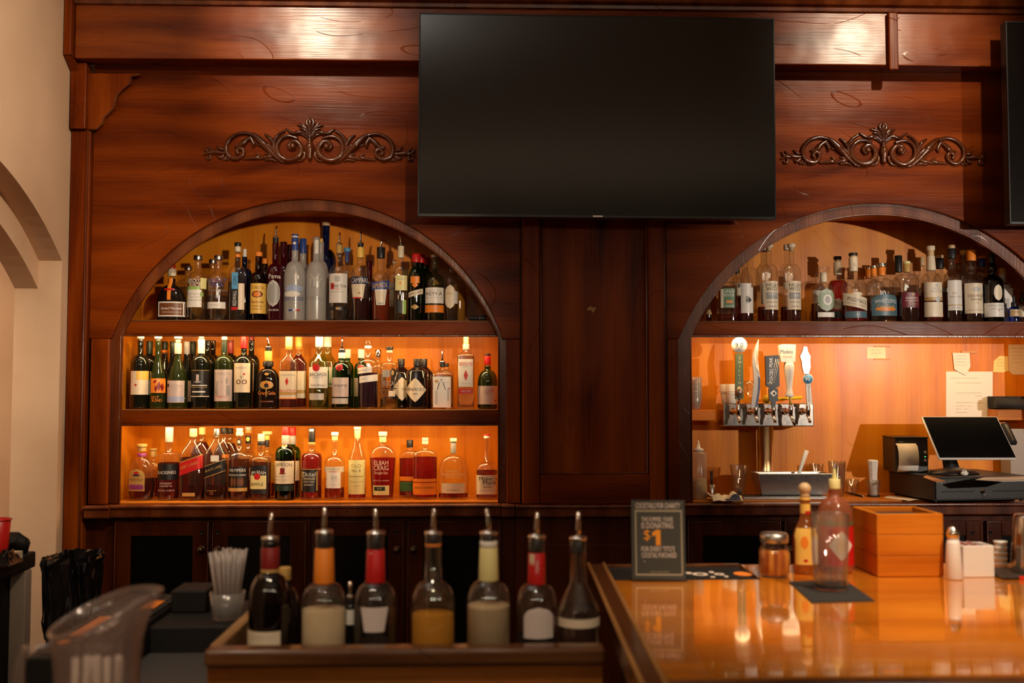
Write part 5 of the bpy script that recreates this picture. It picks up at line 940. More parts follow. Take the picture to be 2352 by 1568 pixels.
MB().lathe([(.003, .004), (.010, .008), (.012, .028), (.006, .034)], pm((.02, .02, .05), .7), n=12).build('napkin', g, loc=(0, 0, 0))
tumbler(1876, 1053, 1124, 32, 26, .29, 'empty clear glass behind the steel pan')
g = tumbler(1923, 1040, 1122, 40, 30, .2, 'glass full of dark pens to the right of the steel pan')
for i in range(5):
    a_ = i*1.3; MB().tube([(.008*math.cos(a_), .008*math.sin(a_), .008), (.016*math.cos(a_+.4), .014*math.sin(a_+.4), .135+.01*math.sin(i*3))], .0034, pm([(.01, .01, .02), (.02, .02, .08), (.7, .68, .65), (.02, .02, .02), (.2, .01, .03)][i], .35), n=8).build('pen', g, loc=(0, 0, 0))
g = tumbler(1958, 1087, 1122, 30, 26, .28, 'short glass holding paper clips, next to the glass of pens')
mb = MB()
for i in range(5): mb.tube([(.008*math.cos(i+t_), .008*math.sin(i*2+t_), .008+.003*i+.002*math.sin(t_)) for t_ in (0, 1, 2, 3, 4)], .0009, STEELR, n=5)
mb.build('paper_clips', g, loc=(0, 0, 0))['kind'] = 'stuff'
g = tumbler(2006, 1080, 1120, 32, 26, .17, 'tumbler stuffed with a roll of folded receipts, left of the printer')
MB().lathe([(.015, .006), (.017, .05), (.019, .11), (.0235, .158), (.018, .162), (.017, .155)], pm((.72, .68, .62), .8, bump=.6, bscale=90), n=9, smooth=False).build('receipt_roll', g, loc=(0, 0, 0))
MB().lathe([(.026, 0), (.029, .006), (.026, .007)], BLK, n=24).build('coaster', g, loc=(0, 0, 0))
# drip tray and steam pan
dt = thing('drip_tray', (P(1800, 1140, .1).x, .1, ZL), 'flat steel drip tray with slots under the steel pan', 'tray')
x0, x1 = P(1704, 1140, .06).x, P(1897, 1140, .06).x
mb = MB().box(x0, x1, .04, .15, ZL+.0003, ZL+.014, STEELR); mb.build('tray_body', dt, bevel=.003)
mb = MB()
for i in range(26): mb.box(x0+.008+i*(x1-x0-.02)/26, x0+.008+(i+.45)*(x1-x0-.02)/26, .046, .144, ZL+.0143, ZL+.0155, BLK)
mb.build('tray_slots', dt)
sp = thing('steel_pan', (P(1822, 1130, .12).x, .15, ZL+.0163), 'deep rectangular stainless steel pan in front of the beer tower column', 'pan')
xa, xb = P(1745, 1090, .07).x, P(1908, 1090, .07).x; zr = P(1820, 1087, .07).z; zb_ = ZL+.0164
o4 = lambda dx, dy, z: [(xa+dx, .07+dy, z), (xb-dx, .07+dy, z), (xb-dx, .19-dy, z), (xa+dx, .19-dy, z)]
v = o4(.012, .012, zb_)+o4(0, 0, zr)+o4(-.008, -.008, zr)+o4(-.008, -.008, zr-.003)+o4(.002, .002, zr-.001)+o4(.014, .014, zb_+.002)
fs = [(3, 2, 1, 0), (20, 21, 22, 23)]
for A_, B_ in ((0, 12), (12, 8), (8, 4), (4, 16), (16, 20)):
    for i in range(4): fs.append((A_+i, A_+(i+1) % 4, B_+(i+1) % 4, B_+i))
MB().add(v, fs, STEELR).build('pan_body', sp, bevel=.006, segs=3)
a_, b_ = P(1835, 1088, .15), P(1853, 1034, .15)
scp = thing('ice_scoop', (a_.x, .15, zr-.03), 'pale flat handle of a scoop sticking up out of the steel pan', 'scoop')
MB().tube([(a_.x-.01, .14, zb_+.006), (a_.x, .15, a_.z), (b_.x, .15, b_.z)], [.006, .007, .011], PLASTIC, n=10, flat=.45, up=(0, 1, 0)).build('handle', scp)
# bar towel lying over the edge of the counter
tw = thing('bar_towel', (P(1660, 1130, .06).x, .04, ZL+.0005), 'crumpled cream bar towel with navy stripe hanging over the counter edge', 'towel')
def cloth(px0, px1, y0, y1, zf, NX, NY, mat, thick=.003, par=None, name='cloth'):
    vs = []; fs = []
    for j in range(NY+1):
        for i in range(NX+1):
            u, v = i/NX, j/NY; x = px0+(px1-px0)*u; y = y0+(y1-y0)*v; vs.append(zf(u, v, x, y))
    n = len(vs); vs2 = [(a, b, c+thick) for a, b, c in vs]
    for j in range(NY):
        for i in range(NX):
            a = j*(NX+1)+i; q_ = (a, a+1, a+NX+2, a+NX+1); fs.append(tuple(reversed(q_))); fs.append(tuple(t_+n for t_ in q_))
    bd = [i for i in range(NX+1)]+[(j+1)*(NX+1)-1 for j in range(1, NY+1)]+[NY*(NX+1)+i for i in range(NX-1, -1, -1)]+[j*(NX+1) for j in range(NY-1, 0, -1)]
    for a, b in zip(bd, bd[1:]+bd[:1]): fs.append((a, b, b+n, a+n))
    return MB().add(vs+vs2, fs, mat, True).build(name, par)
CLOTH = pm((.74, .68, .56), .9, bump=.6, bscale=260); NAVY = pm((.03, .04, .10), .9, bump=.6, bscale=260)
xt0, xt1 = P(1626, 1130, .05).x, P(1700, 1130, .0).x
def zf(u, v, x, y):
    h = .016+.012*math.sin(u*7+v*3)+.008*math.sin(u*13-v*6); d = max(0, -(y+.035))
    yy = max(y, -.1); z_ = ZL+.001+max(0, h)*(.35+.65*math.sin(PI*min(1, v*.9+.1)))
    if y < -.012: z_ = ZL+.003+.004*abs(math.sin(u*9))
    return (x+.006*math.sin(v*9), y-.0*u, z_)
cloth(xt0, xt1, -.05, .1, zf, 22, 18, CLOTH, .004, tw, 'cloth')
def zf2(u, v, x, y): X_, Y_, Z_ = zf(.42+u*.5, v*.32, xt0+(xt1-xt0)*(.42+u*.5), -.05+.15*v*.32); return (X_, Y_-.001, Z_+.0052)
cloth(0, 1, 0, 1, zf2, 12, 6, NAVY, .001, tw, 'navy_stripe')
# small flat things on the counter
PAPER = pm((.80, .74, .64), .7)
rc = thing('receipt_slip', (P(2030, 1138, .09).x, .09, ZL+.0004), 'long pale receipt lying flat on the counter beside the cash drawer', 'paper')
MB().prism([(PZ(u, v_, ZL).x, PZ(u, v_, ZL).y) for u, v_ in ((2030, 1143), (2040, 1138), (2112, 1147), (2090, 1150))], ZL+.0005, ZL+.0012, PAPER, plane='XY').build('paper', rc)
pe = thing('ballpoint_pen', (P(1960, 1138, .07).x, .07, ZL+.001), 'dark pen lying on the counter in front of the short glass', 'pen')
a_, b_ = PZ(1944, 1133, ZL), PZ(1981, 1142, ZL)
MB().tube([(a_.x, a_.y, ZL+.0052), (b_.x, b_.y, ZL+.0052)], .0045, BLK, n=10).build('barrel', pe); MB().tube([(b_.x, b_.y, ZL+.0052), (b_.x+.010, b_.y-.002, ZL+.0052)], [.004, .0015], STEELR, n=10).build('tip', pe)
# cash drawer, printer, till screen
fx = P(2147, 1110, -.10); HD = .103
cdw = thing('cash_drawer', (fx.x, -.10, ZL), 'black metal cash drawer with lock and keys, on the counter at the right', 'cash drawer', rz=math.radians(6))
def LB(mb, name, par, **k): return mb.build(name, par, loc=(0, 0, 0), **k)
DBLK = pm((.018, .016, .015), .42, bump=.2, bscale=400)
LB(MB().box(0, .43, .006, .38, .008, HD, DBLK), 'drawer_case', cdw, bevel=.003)
LB(MB().box(-.002, .432, -.004, .39, HD+.0003, HD+.006, DBLK), 'drawer_top', cdw, bevel=.002)
dfr = LB(MB().box(.004, .426, -.002, .0055, .014, HD-.006, DBLK), 'drawer_front', cdw, bevel=.002)
LB(MB().box(.03, .17, -.005, -.0021, .045, .050, BLK), 'slot', dfr, bevel=.001); LB(MB().box(.26, .40, -.005, -.0021, .045, .050, BLK), 'slot', dfr, bevel=.001)
vs, fs, tw_ = text2d('Clover'); LB(MB().add([(.036+u*.006, -.0026, .082+v_*.006) for u, v_ in vs], fs, pm(SW['s'], .5)), 'maker_mark', dfr)
lk = LB(MB().lathe([(.010, 0), (.010, .004), (.007, .006)], CHROME, n=20, c=(.212, -.002, .048), rot=R90), 'lock', dfr)
LB(MB().box(.2105, .2135, -.02, -.0085, .040, .056, CHROME).tube([(.212, -.018, .045), (.214, -.018, .03), (.219, -.016, .018)], .0012, STEELR, n=6), 'key', lk)
for fx_ in (.02, .41): LB(MB().lathe([(.008, 0.0006), (.008, .0078)], BLK, n=12, c=(fx_, .03, 0)), 'foot', cdw); LB(MB().lathe([(.008, 0.0006), (.008, .0078)], BLK, n=12, c=(fx_, .35, 0)), 'foot', cdw)
ZD = ZL+HD+.0068
pr = thing('receipt_printer', (P(2095, 1088, .12).x, .12, ZD), 'black receipt printer with white paper curling out, behind the till screen', 'printer', rz=math.radians(-4))
k = s_at(.1); pw = 76*k/2
LB(MB().box(-pw, pw, 0, .17, 0, .148, DBLK), 'printer_case', pr, bevel=.005)
LB(MB().box(-pw-.001, pw+.001, -.002, .172, .1485, .156, BLK), 'printer_lid', pr, bevel=.002)
mb = MB(); pa = [(-.0, .128), (-.022, .118), (-.036, .095), (-.040, .065), (-.036, .035), (-.022, .012), (-.006, .004)]
pw2 = pw*.62; x0 = -pw+.002
mb.strip([(x0, y_-.002, z_) for y_, z_ in pa], [(x0+pw2*1.95, y_-.002, z_) for y_, z_ in pa], PAPER); pap = LB(mb, 'paper_curl', pr); so = pap.modifiers.new('thick', 'SOLIDIFY'); so.thickness = .0006
for z_ in (.088, .052): LB(MB().lathe([(.006, 0), (.006, .003), (.004, .004)], STEELR, n=16, c=(pw-.014, -.0005, z_), rot=R90), 'button', pr)
m, nt, out = newmat('green_led'); e = nd(nt, 'ShaderNodeEmission'); e.inputs[0].default_value = (.1, 1, .15, 1); e.inputs[1].default_value = 4; nt.links.new(e.outputs[0], out.inputs[0])
LB(MB().box(pw-.016, pw-.012, -.0015, -.0005, .068, .071, m), 'status_light', pr)
vs, fs, tw_ = text2d('Clover'); LB(MB().add([(-pw+.026+u*.005, -.0008, .136+v_*.005) for u, v_ in vs], fs, pm(SW['w'], .5)), 'maker_mark', pr)
bl_, tl_ = P(2157, 1053, -.15), P(2118, 955, .01)
br_ = P(2338, 1050, -.15)
pos = thing('till_screen', ((bl_.x+br_.x)/2, -.04, ZD), 'black touch-screen till with pale rim, tilted back on a black base', 'monitor')
wS = br_.x-bl_.x; cxs = (bl_.x+br_.x)/2; hv = Vector((0, tl_.y-bl_.y, tl_.z-bl_.z)); tilt = math.atan2(hv.y, hv.z); hl = hv.length
Rt = Matrix.Rotation(-tilt, 3, 'X'); c0 = Vector((cxs, bl_.y, bl_.z))
def tb_(mb, x0, x1, y0, y1, z0, z1, mat): return mb.box(x0, x1, y0, y1, z0, z1, mat, rot=Rt, piv=(0, 0, 0))
def shiftbuild(mb, nm, par, **k):
    mb.v = [tuple(Vector(v_)+c0) for v_ in mb.v]; return mb.build(nm, par, **k)
mb = MB(); tb_(mb, -wS/2, wS/2, 0.002, .012, 0, hl, pm((.70, .66, .62), .3, metal=.3)); shiftbuild(mb, 'screen_frame', pos, bevel=.004, segs=3)
mb = MB(); tb_(mb, -wS/2+.006, wS/2-.006, .0005, .0019, .006, hl-.006, SCREEN); shiftbuild(mb, 'screen', pos)
mb = MB(); tb_(mb, wS/2+.0005, wS/2+.03, -.004, .014, hl*.35, hl*.82, BLK); cr_ = shiftbuild(mb, 'card_reader', pos, bevel=.003)
mb = MB(); tb_(mb, wS/2+.010, wS/2+.020, -.0055, -.0042, hl*.4, hl*.78, STEELR); shiftbuild(mb, 'card_slot', cr_)
MB().tube([(cxs-.02, .06, bl_.z+.10), (cxs-.02, .09, bl_.z+.02), (cxs-.02, .05, ZD+.02)], [.03, .028, .035], BLK, n=16, flat=.6).build('stand_arm', pos)
MB().lathe([(.11, .0005), (.112, .004), (.09, .016), (.04, .026), (.02, .03)], BLK, n=32, sec=lambda a: (math.cos(a), .62*math.sin(a)), c=(cxs-.02, .035, ZD)).build('stand_base', pos)
tp = thing('crumpled_tissue', (P(2215, 1100, -.05).x, -.05, ZD), 'crumpled white tissue on top of the cash drawer, under the till screen', 'tissue')
random.seed(3); mb = MB(); mb.lathe([(.004, 0), (.014, .003), (.016, .010), (.010, .018), (.012, .022), (.003, .026)], WHITE, n=9, smooth=False); mb.v = [(a+random.uniform(-.003, .003), b+random.uniform(-.003, .003), c) for a, b, c in mb.v]; LB(mb, 'tissue', tp)
for nm, lab, pts, mt in (('receipt_slip', 'curled pale slip on the cash drawer right of the crumpled tissue', ((2240, 1102), (2262, 1096), (2352, 1094), (2375, 1104), (2300, 1106)), PAPER), ('paper_strip', 'orange-and-white paper strip on the cash drawer front edge, left of the tissue', ((2120, 1096), (2128, 1092), (2172, 1105), (2152, 1108)), pm((.75, .38, .16), .6))):
    c_ = PZ(pts[0][0], pts[0][1], ZD); o = thing(nm, (c_.x, c_.y, ZD), lab, 'paper'); MB().prism([(PZ(u, v_, ZD).x, PZ(u, v_, ZD).y) for u, v_ in pts], ZD+.0004, ZD+.0015, mt, plane='XY').build('paper', o)
# notes stuck to the back of the recess
def note(px0, py0, px1, py1, col, label, lines, shape=None, tape=(), yy=None):
    yy = yy or YF-.0015; a_, b_ = P(px0, py0, yy), P(px1, py1, yy); o = thing('wall_note', ((a_.x+b_.x)/2, yy, b_.z), label, 'note')
    pts = shape or ((px0, py0), (px1, py0), (px1, py1), (px0, py1))
    mb = MB().prism([(P(u, v_, yy).x, P(u, v_, yy).z) for u, v_ in pts], yy, yy+.0008, pm(col, .7))
    mb.build('paper', o)
    mb = MB(); ink = pm((.25, .16, .12), .7); ired = pm((.6, .12, .05), .7)
    for (lx0, lx1, ly, red) in lines:
        n = int((lx1-lx0)/2.2); pts_ = [(P(lx0+2.2*i, ly+math.sin(i*2.7+ly)*.8, yy).x, yy-.0004, P(lx0+2.2*i, ly+math.sin(i*2.7+ly)*.8, yy).z) for i in range(n)]
        if n > 1: mb.tube(pts_, .0005, ired if red else ink, n=4)
    if mb.v: mb.build('handwriting', o)
    for tpx in tape: MB().box(P(tpx[0], 0, yy).x, P(tpx[2], 0, yy).x, yy-.0012, yy-.0004, P(2100, tpx[3], yy).z, P(2100, tpx[1], yy).z, pm((.55, .25, .06), .5)).build('tape', o)
    return o
note(1991, 797, 2034, 823, (.85, .78, .55), 'small cream note taped alone to the back of the tap recess', [(2002, 2026, 804, 0), (2000, 2028, 811, 0), (2010, 2018, 818, 0)], tape=((1993, 794, 2030, 797), (1993, 823, 2030, 826)))
note(2188, 808, 2228, 860, (.82, .74, .66), 'white slip with a pointed end hanging over the large printed sheet', [(2195, 2220, 817, 0), (2193, 2222, 824, 0), (2193, 2222, 831, 0), (2195, 2222, 838, 0)], shape=((2188, 810), (2227, 810), (2229, 842), (2218, 862), (2192, 848)), tape=((2191, 806, 2226, 810),), yy=YF-.006)
note(2173, 853, 2280, 990, (.84, .78, .70), 'large white printed sheet on the wall above the till screen', [(2182, 2250, 868, 0), (2195, 2258, 879, 0), (2195, 2258, 902, 0), (2240, 2258, 909, 0), (2195, 2238, 924, 0), (2240, 2264, 925, 1), (2195, 2220, 932, 0), (2222, 2235, 932, 1), (2195, 2212, 939, 0), (2213, 2228, 939, 1), (2195, 2225, 947, 0)])
note(2281, 817, 2316, 855, (.80, .62, .22), 'yellow sticky note with clipped corners between two paler papers', [(2290, 2306, 826, 0), (2288, 2310, 833, 0), (2290, 2308, 840, 0)], shape=((2296, 817), (2315, 818), (2316, 851), (2306, 855), (2281, 854), (2283, 828)))
note(2316, 791, 2380, 860, (.62, .50, .33), 'tan handwritten paper cut by the right edge of the view', [(2324, 2352, 800, 0), (2324, 2352, 808, 0), (2324, 2352, 816, 0), (2326, 2350, 824, 0), (2326, 2350, 832, 0)], shape=((2316, 791), (2368, 791), (2368, 860), (2326, 860), (2317, 851)))
lt = thing('letter_tray', (P(2330, 950, .25).x, .25, P(2330, 965, .25).z), 'black textured tray mounted on the wall at the right edge of the view', 'tray')
a_, b_ = P(2291, 912, .24), P(2372, 940, .24)
MB().tube([(a_.x, .25, P(0, 926, .25).z), (b_.x, .25, P(0, 930, .25).z)], .024, BLKR, n=14).build('front_roll', lt)
MB().box(a_.x+.01, b_.x, .26, YF-.004, P(2300, 965, .25).z, P(2300, 940, .25).z, WSH).box(a_.x+.012, b_.x, .262, YF-.004, P(2300, 938, .25).z, P(2300, 910, .25).z, BLKM).build('bracket', lt, bevel=.002)
fb = thing('file_box', (P(2335, 1040, .1).x, .2, ZL), 'grey document box behind the card reader at the right edge', 'box')
a_, b_ = P(2322, 982, .24), P(2372, 1045, .24)
MB().box(a_.x, b_.x, .25, .34, ZL+.001, P(2350, 985, .24).z, pm((.34, .31, .28), .6)).build('box_body', fb, bevel=.003)
# ================================================================ customer side: bar top and what stands on it
ZB = 1.08
bar = thing('bar_counter', (1.0, -2.4, 0), 'glossy lacquered wooden bar top with dark raised border, at lower right', 'bar counter')
A0, A1 = PZ(1352, 1298, ZB), PZ(1471, 1568, ZB); I0, I1 = PZ(1388, 1300, ZB), PZ(1525, 1568, ZB)
yb0 = A0.y; yn_ = -2.86; xr_ = 2.6
def atY(p, q, y): t_ = (y-p.y)/(q.y-p.y); return p.x+(q.x-p.x)*t_
ytr = PZ(1500, 1332, ZB).y; yrail = PZ(1700, 1553, ZB).y
xmat = PZ(1738, 1322, ZB).x
MB().prism([(atY(I0, I1, yrail), yrail), (atY(I0, I1, ytr), ytr), (xmat, ytr), (xmat, yb0), (xr_, yb0), (xr_, yrail)], ZB-.03, ZB, WBAR, plane='XY').build('bar_top', bar)
def slab(y0, y1, z0, z1, xin, mat, nm, **k): return MB().prism([(atY(A0, A1, y0)+xin, y0), (atY(A0, A1, y1)+xin, y1), (xr_, y1), (xr_, y0)], z0, z1, mat, plane='XY').build(nm, bar, **k)
DKB = wood('dark_border_wood', 'Y', (.025, .010, .004), (.07, .024, .008), (.12, .045, .014), rough=.16, seed=6, coat=.6, scratch=.1)
MB().prism([(atY(A0, A1, yn_), yn_), (atY(A0, A1, yb0), yb0), (atY(I0, I1, yb0)-.001, yb0), (atY(I0, I1, yn_)-.001, yn_)], ZB-.05, ZB+.004, DKB, plane='XY').build('side_border', bar, bevel=.004)
for p_, q_ in ((A0, A1), (I0, I1)):
    MB().tube([(atY(p_, q_, yn_), yn_, ZB+.004), (atY(p_, q_, yb0), yb0, ZB+.004)], .0045, wood('lit_or_worn_edge', 'Y', (.16, .07, .02), (.30, .14, .04), (.42, .22, .07), rough=.3, scratch=0), n=8).build('edge_bead', bar)
MB().prism([(atY(I0, I1, ytr+.001), ytr+.001), (atY(I0, I1, yb0), yb0), (xmat-.001, yb0), (xmat-.001, ytr+.001)], ZB-.03, ZB-.014, DKB, plane='XY').build('drink_rail', bar)
MB().box(atY(I0, I1, yb0), xmat-.001, yb0-.012, yb0+.004, ZB-.013, ZB+.003, DKB).build('rail_lip', bar, bevel=.003)
rl = MB(); rl.tube([(atY(I0, I1, yrail)-.0, yrail-.037, ZB-.031), (xr_, yrail-.037, ZB-.031)], .036, DKB, n=20, flat=1); rl.build('arm_rail', bar)
MB().prism([(atY(A0, A1, yn_)+.02, yn_+.02), (atY(A0, A1, yb0)+.02, yb0-.04), (xr_-.02, yb0-.04), (xr_-.02, yn_+.02)], 0, ZB-.051, WVD, plane='XY').build('bar_body', bar)
bm_ = thing('bar_mat', (PZ(1600, 1315, ZB).x, yb0-.08, ZB-.013), 'long black ridged rubber mat with white and orange print in the drink rail', 'mat')
xm0, xm1 = PZ(1398, 1310, ZB).x, xmat-.004; ym0, ym1 = ytr+.012, yb0-.016
MB().box(xm0, xm1, ym0, ym1, ZB-.0137, ZB-.006, BLKR).build('rubber_base', bm_, bevel=.002)
mb = MB(); N = 70
for i in range(N): mb.box(xm0+.006+i*(xm1-xm0-.012)/N, xm0+.006+(i+.5)*(xm1-xm0-.012)/N, ym0+.006, ym1-.006, ZB-.0062, ZB-.0015, BLKR)
mb.build('ridges', bm_)
def disc(mb, px, py, rx, ry, z, mat, hole=0):
    c = PZ(px, py, z); N = 22
    o_ = [(c.x+rx*math.cos(2*PI*i/N), c.y+ry*math.sin(2*PI*i/N)) for i in range(N)]
    if not hole: return mb.prism(o_, z, z+.001, mat, plane='XY')
    i_ = [(c.x+rx*hole*math.cos(2*PI*i/N), c.y+ry*hole*math.sin(2*PI*i/N)) for i in range(N)]
    return mb.add([(x, y, z+.001) for x, y in o_+i_], [(i, (i+1) % N, N+(i+1) % N, N+i) for i in range(N)], mat)
mb = MB(); zz = ZB-.0012; wp = pm((.75, .60, .48), .6); op = pm((.80, .22, .02), .6)
disc(mb, 1608, 1319, .018, .020, zz, wp, .5); disc(mb, 1580, 1316, .01, .012, zz, wp); disc(mb, 1634, 1314, .006, .01, zz, wp); disc(mb, 1652, 1319, .012, .014, zz, wp, .4); disc(mb, 1668, 1324, .005, .008, zz, wp); disc(mb, 1637, 1325, .006, .006, zz, wp)
disc(mb, 1706, 1318, .021, .026, zz, op); mb.build('printed_logo', bm_)
# charity sign
ys_ = PZ(1510, 1335, ZB).y; sg = thing('menu_holder', (PZ(1514, 1335, ZB).x, ys_, ZB), 'small standing sign in a clear holder, dark card with an orange dollar amount', 'sign', rz=math.radians(-3))
k = s_at(ys_); hw, hh = 61*k, 183*k
Rs = Matrix.Rotation(math.radians(-5), 3, 'X')
def SB(mb, nm, par=sg, **k_):
    mb.v = [tuple(Rs@Vector(v_)) for v_ in mb.v]; return mb.build(nm, par, loc=(0, 0, 0), **k_)
SB(MB().box(-hw, hw, .001, .0025, .004, hh, pm((.085, .088, .078), .6)), 'card')
AC = glass('acrylic', (.9, .92, .92), (.5, .55, .55), .02)
SB(MB().box(-hw-.002, hw+.002, -.001, .0008, .0015, hh+.002, AC).box(-hw-.002, hw+.002, .0027, .0045, .0015, hh+.002, AC), 'acrylic_sleeve')
MB().box(-hw-.002, hw+.002, -.004, .045, .0003, .003, AC).build('holder_foot', sg, loc=(0, 0, 0))
mb = MB(); fl_ = pm((.42, .38, .27), .6); wq = pm((.92, .80, .72), .6); oq = pm((.95, .36, .02), .6)
def pxl(u, v_): return ((u-1514)*k, (1335-v_)*k)
def rect(u0, v0, u1, v1, mt, y=.0005): x0_, z0_ = pxl(u0, v1); x1_, z1_ = pxl(u1, v0); mb.box(x0_, x1_, y-.0001, y, z0_, z1_, mt)
for u0, v0, u1, v1 in ((1461, 1174, 1569, 1178), (1461, 1318, 1569, 1322), (1461, 1178, 1464, 1318), (1566, 1178, 1569, 1318)): rect(u0, v0, u1, v1, fl_)
def stx(s_, u, v_, h, wpx, mt): 
    vs, fs, tw_ = text2d(s_); X_, Z_ = pxl(u, v_); mb.add([(X_+a*(wpx*k/tw_), .0003, Z_+b*h*k) for a, b in vs], fs, mt)
stx('COCKTAILS FOR CHARITY', 1514, 1164, 12, 102, wq); stx('THIS SUMMER, YOURS', 1512, 1195, 10, 72, wq); stx('IS DONATING', 1512, 1209, 13, 72, wq)
stx('$', 1488, 1230, 22, 15, oq); mb.add([(pxl(u, v_)[0], .0003, pxl(u, v_)[1]) for u, v_ in ((1500, 1225), (1509, 1219), (1519, 1219), (1519, 1254), (1508, 1254), (1508, 1231), (1500, 1234))], [(0, 1, 2, 3, 4, 5, 6)], oq); stx("FOR EVERY TITO'S", 1513, 1262, 11, 76, wq); stx('COCKTAIL PURCHASED', 1515, 1276, 11, 80, wq); stx('.', 1482, 1286, 10, 3, wq); stx('DRINK RESPONSIBLY', 1516, 1314, 4, 44, fl_)
SB(mb, 'printed_lettering')
def ontop(px, pb, Z=ZB): p = PZ(px, pb, Z); return p
# spice jar
p = ontop(1779, 1322); k = s_at(p.y); jr = thing('spice_jar', (p.x, p.y, ZB+.0004), 'small glass jar of red-brown chilli flakes with steel lid', 'jar')
LB(MB().lathe([(31*k, 0), (35*k, 5*k), (36*k, 35*k), (35*k, 58*k), (28*k, 72*k), (29*k, 76*k)], CLR, n=30), 'glass_wall', jr)
LB(MB().lathe([(29*k, 3*k), (33*k, 8*k), (33.5*k, 50*k), (28*k, 60*k)], wood('chilli_flakes', 'Z', (.10, .015, .003), (.42, .09, .01), (.75, .32, .04), rough=.8, scale=6, scratch=0), n=24), 'chilli_flakes', jr)['kind'] = 'stuff'
LB(MB().lathe([(31*k, 76.5*k), (32*k, 78*k), (32*k, 92*k), (29*k, 97*k), (10*k, 99*k)], STEELR, n=30), 'lid', jr)
# hot sauces
p = ontop(1851, 1316); YY = p.y
G['hot'] = glass('hot_sauce_glass', (.85, .35, .06), (.5, .15, .02), .03, body=.5, bodycol=(.6, .2, .03))
bottle('hot_sauce_bottle', 1851, 1146, 56, 1240, 1185, 23, 1320, YY, ZB+.0004, 'hot', None, 0, [(1112, 1146, 29, 't', 'wooden_cap', 22), (1146, 1152, 24, 'y')], [Q(0, 1160, 1182, 11, 'y'), Q(4, 1176, 1183, 7, 'r'), Q(-2, 1215, 1298, 24, 'y'), Q(14, 1235, 1296, 7, 'w'), Q(-8, 1232, 1262, 8, 'o', s='o'), Q(-6, 1285, 1292, 5, 'r', s='o')],
       'hot sauce bottle with round wooden cap and yellow label on the bar', cat='bottle', n=3, dr=.7, sh='slope')
p = ontop(1920, 1312); YY = p.y
G['tab'] = glass('pepper_sauce_glass', (.9, .5, .3), (.5, .2, .1), .03, body=.55, bodycol=(.62, .22, .10))
bottle('hot_sauce_bottle', 1920, 1128, 80, 1195, 1150, 25, 1320, YY, ZB+.0004, 'tab', None, 0, [(1108, 1130, 26, 'ly', 'green_cap'), (1085, 1108, 6, 'ly', 'nozzle', 12)], [Q(0, 1203, 1208, 38, 'g'), Q(0, 1214, 1302, 38.5, 'r'), Q(0, 1222, 1290, 26, 'w', s='d'), Q(0, 1238, 1272, 13, 'c', s='d')],
       'large pepper sauce bottle with red label and white diamond, behind the clear glass', cat='bottle', sh='round')
# glass on a black napkin
nk = thing('cocktail_napkin', (PZ(1908, 1360, ZB).x, PZ(1908, 1360, ZB).y, ZB), 'black square cocktail napkin under the clear glass', 'napkin')
MB().prism([(PZ(u, v_, ZB).x, PZ(u, v_, ZB).y) for u, v_ in ((1812, 1337), (1940, 1333), (2009, 1381), (1865, 1385))], ZB+.0003, ZB+.0022, pm((.02, .018, .017), .9), plane='XY').build('napkin', nk)
p = ontop(1908, 1352, ZB+.0026); k = s_at(p.y)
gl = thing('water_glass', (p.x, p.y, ZB+.0027), 'clear thick-bottomed glass with ice on the black napkin', 'glass')
LB(MB().lathe([(36*k, 0), (38*k, 3*k), (39*k, 20*k), (43*k, 172*k), (42*k, 173*k), (40.5*k, 171*k), (36*k, 22*k), (10*k, 19*k), (.001, 18.5*k)], G['tumbler'], n=36), 'glass_wall', gl)
LB(MB().lathe([(34*k, 1.2*k), (36*k, 4*k), (35*k, 17.5*k), (20*k, 18.2*k)], LQ['water'], n=30), 'thick_base', gl)
ICE = glass('melting_ice', (.93, .93, .93), (.6, .6, .6), .08)
random.seed(11)
for i, (dx, dy, dz) in enumerate(((-.012, -.006, .024), (.011, -.009, .022), (.0, .011, .023), (-.004, 0, .040))):
    LB(MB().box(dx-.008, dx+.008, dy-.007, dy+.007, dz-.007, dz+.007, ICE, rot=Matrix.Rotation(i*1.1, 3, (1, .5*i, 1))), 'ice_cube', gl, bevel=.003)
# wooden crate
pf = PZ(2016, 1325, ZB); pr_ = PZ(2171, 1325, ZB); w_ = pr_.x-pf.x; h_ = (1325-1181)*s_at(pf.y); d_ = .155
cb = thing('wooden_crate', (pf.x, pf.y, ZB+.0004), 'square wooden plank crate with dark contents on the bar', 'crate')
for nm, bx in (('front_board', (0, w_, 0, .009)), ('back_board', (0, w_, d_-.009, d_)), ('side_board', (0, .009, .0092, d_-.0092)), ('side_board', (w_-.009, w_, .0092, d_-.0092))):
    for j in range(1):
        mb = MB(); n3 = 3
        for q_ in range(n3): mb.box(bx[0], bx[1], bx[2], bx[3], h_*q_/n3+.0004, h_*(q_+1)/n3-.0004, WBOX)
        LB(mb, nm, cb, bevel=.0015)
LB(MB().box(.0095, w_-.0095, .0095, d_-.0095, 0, .006, WBOX), 'bottom_board', cb)
npk = thing('napkin_stack', (pf.x+w_/2, pf.y+d_/2, ZB+.007), 'stack of black napkins filling the wooden crate', 'napkins')
LB(MB().box(-w_/2+.012, w_/2-.012, -d_/2+.012, d_/2-.012, 0, h_-.018, pm((.02, .018, .016), .85)), 'napkins', npk, bevel=.004)
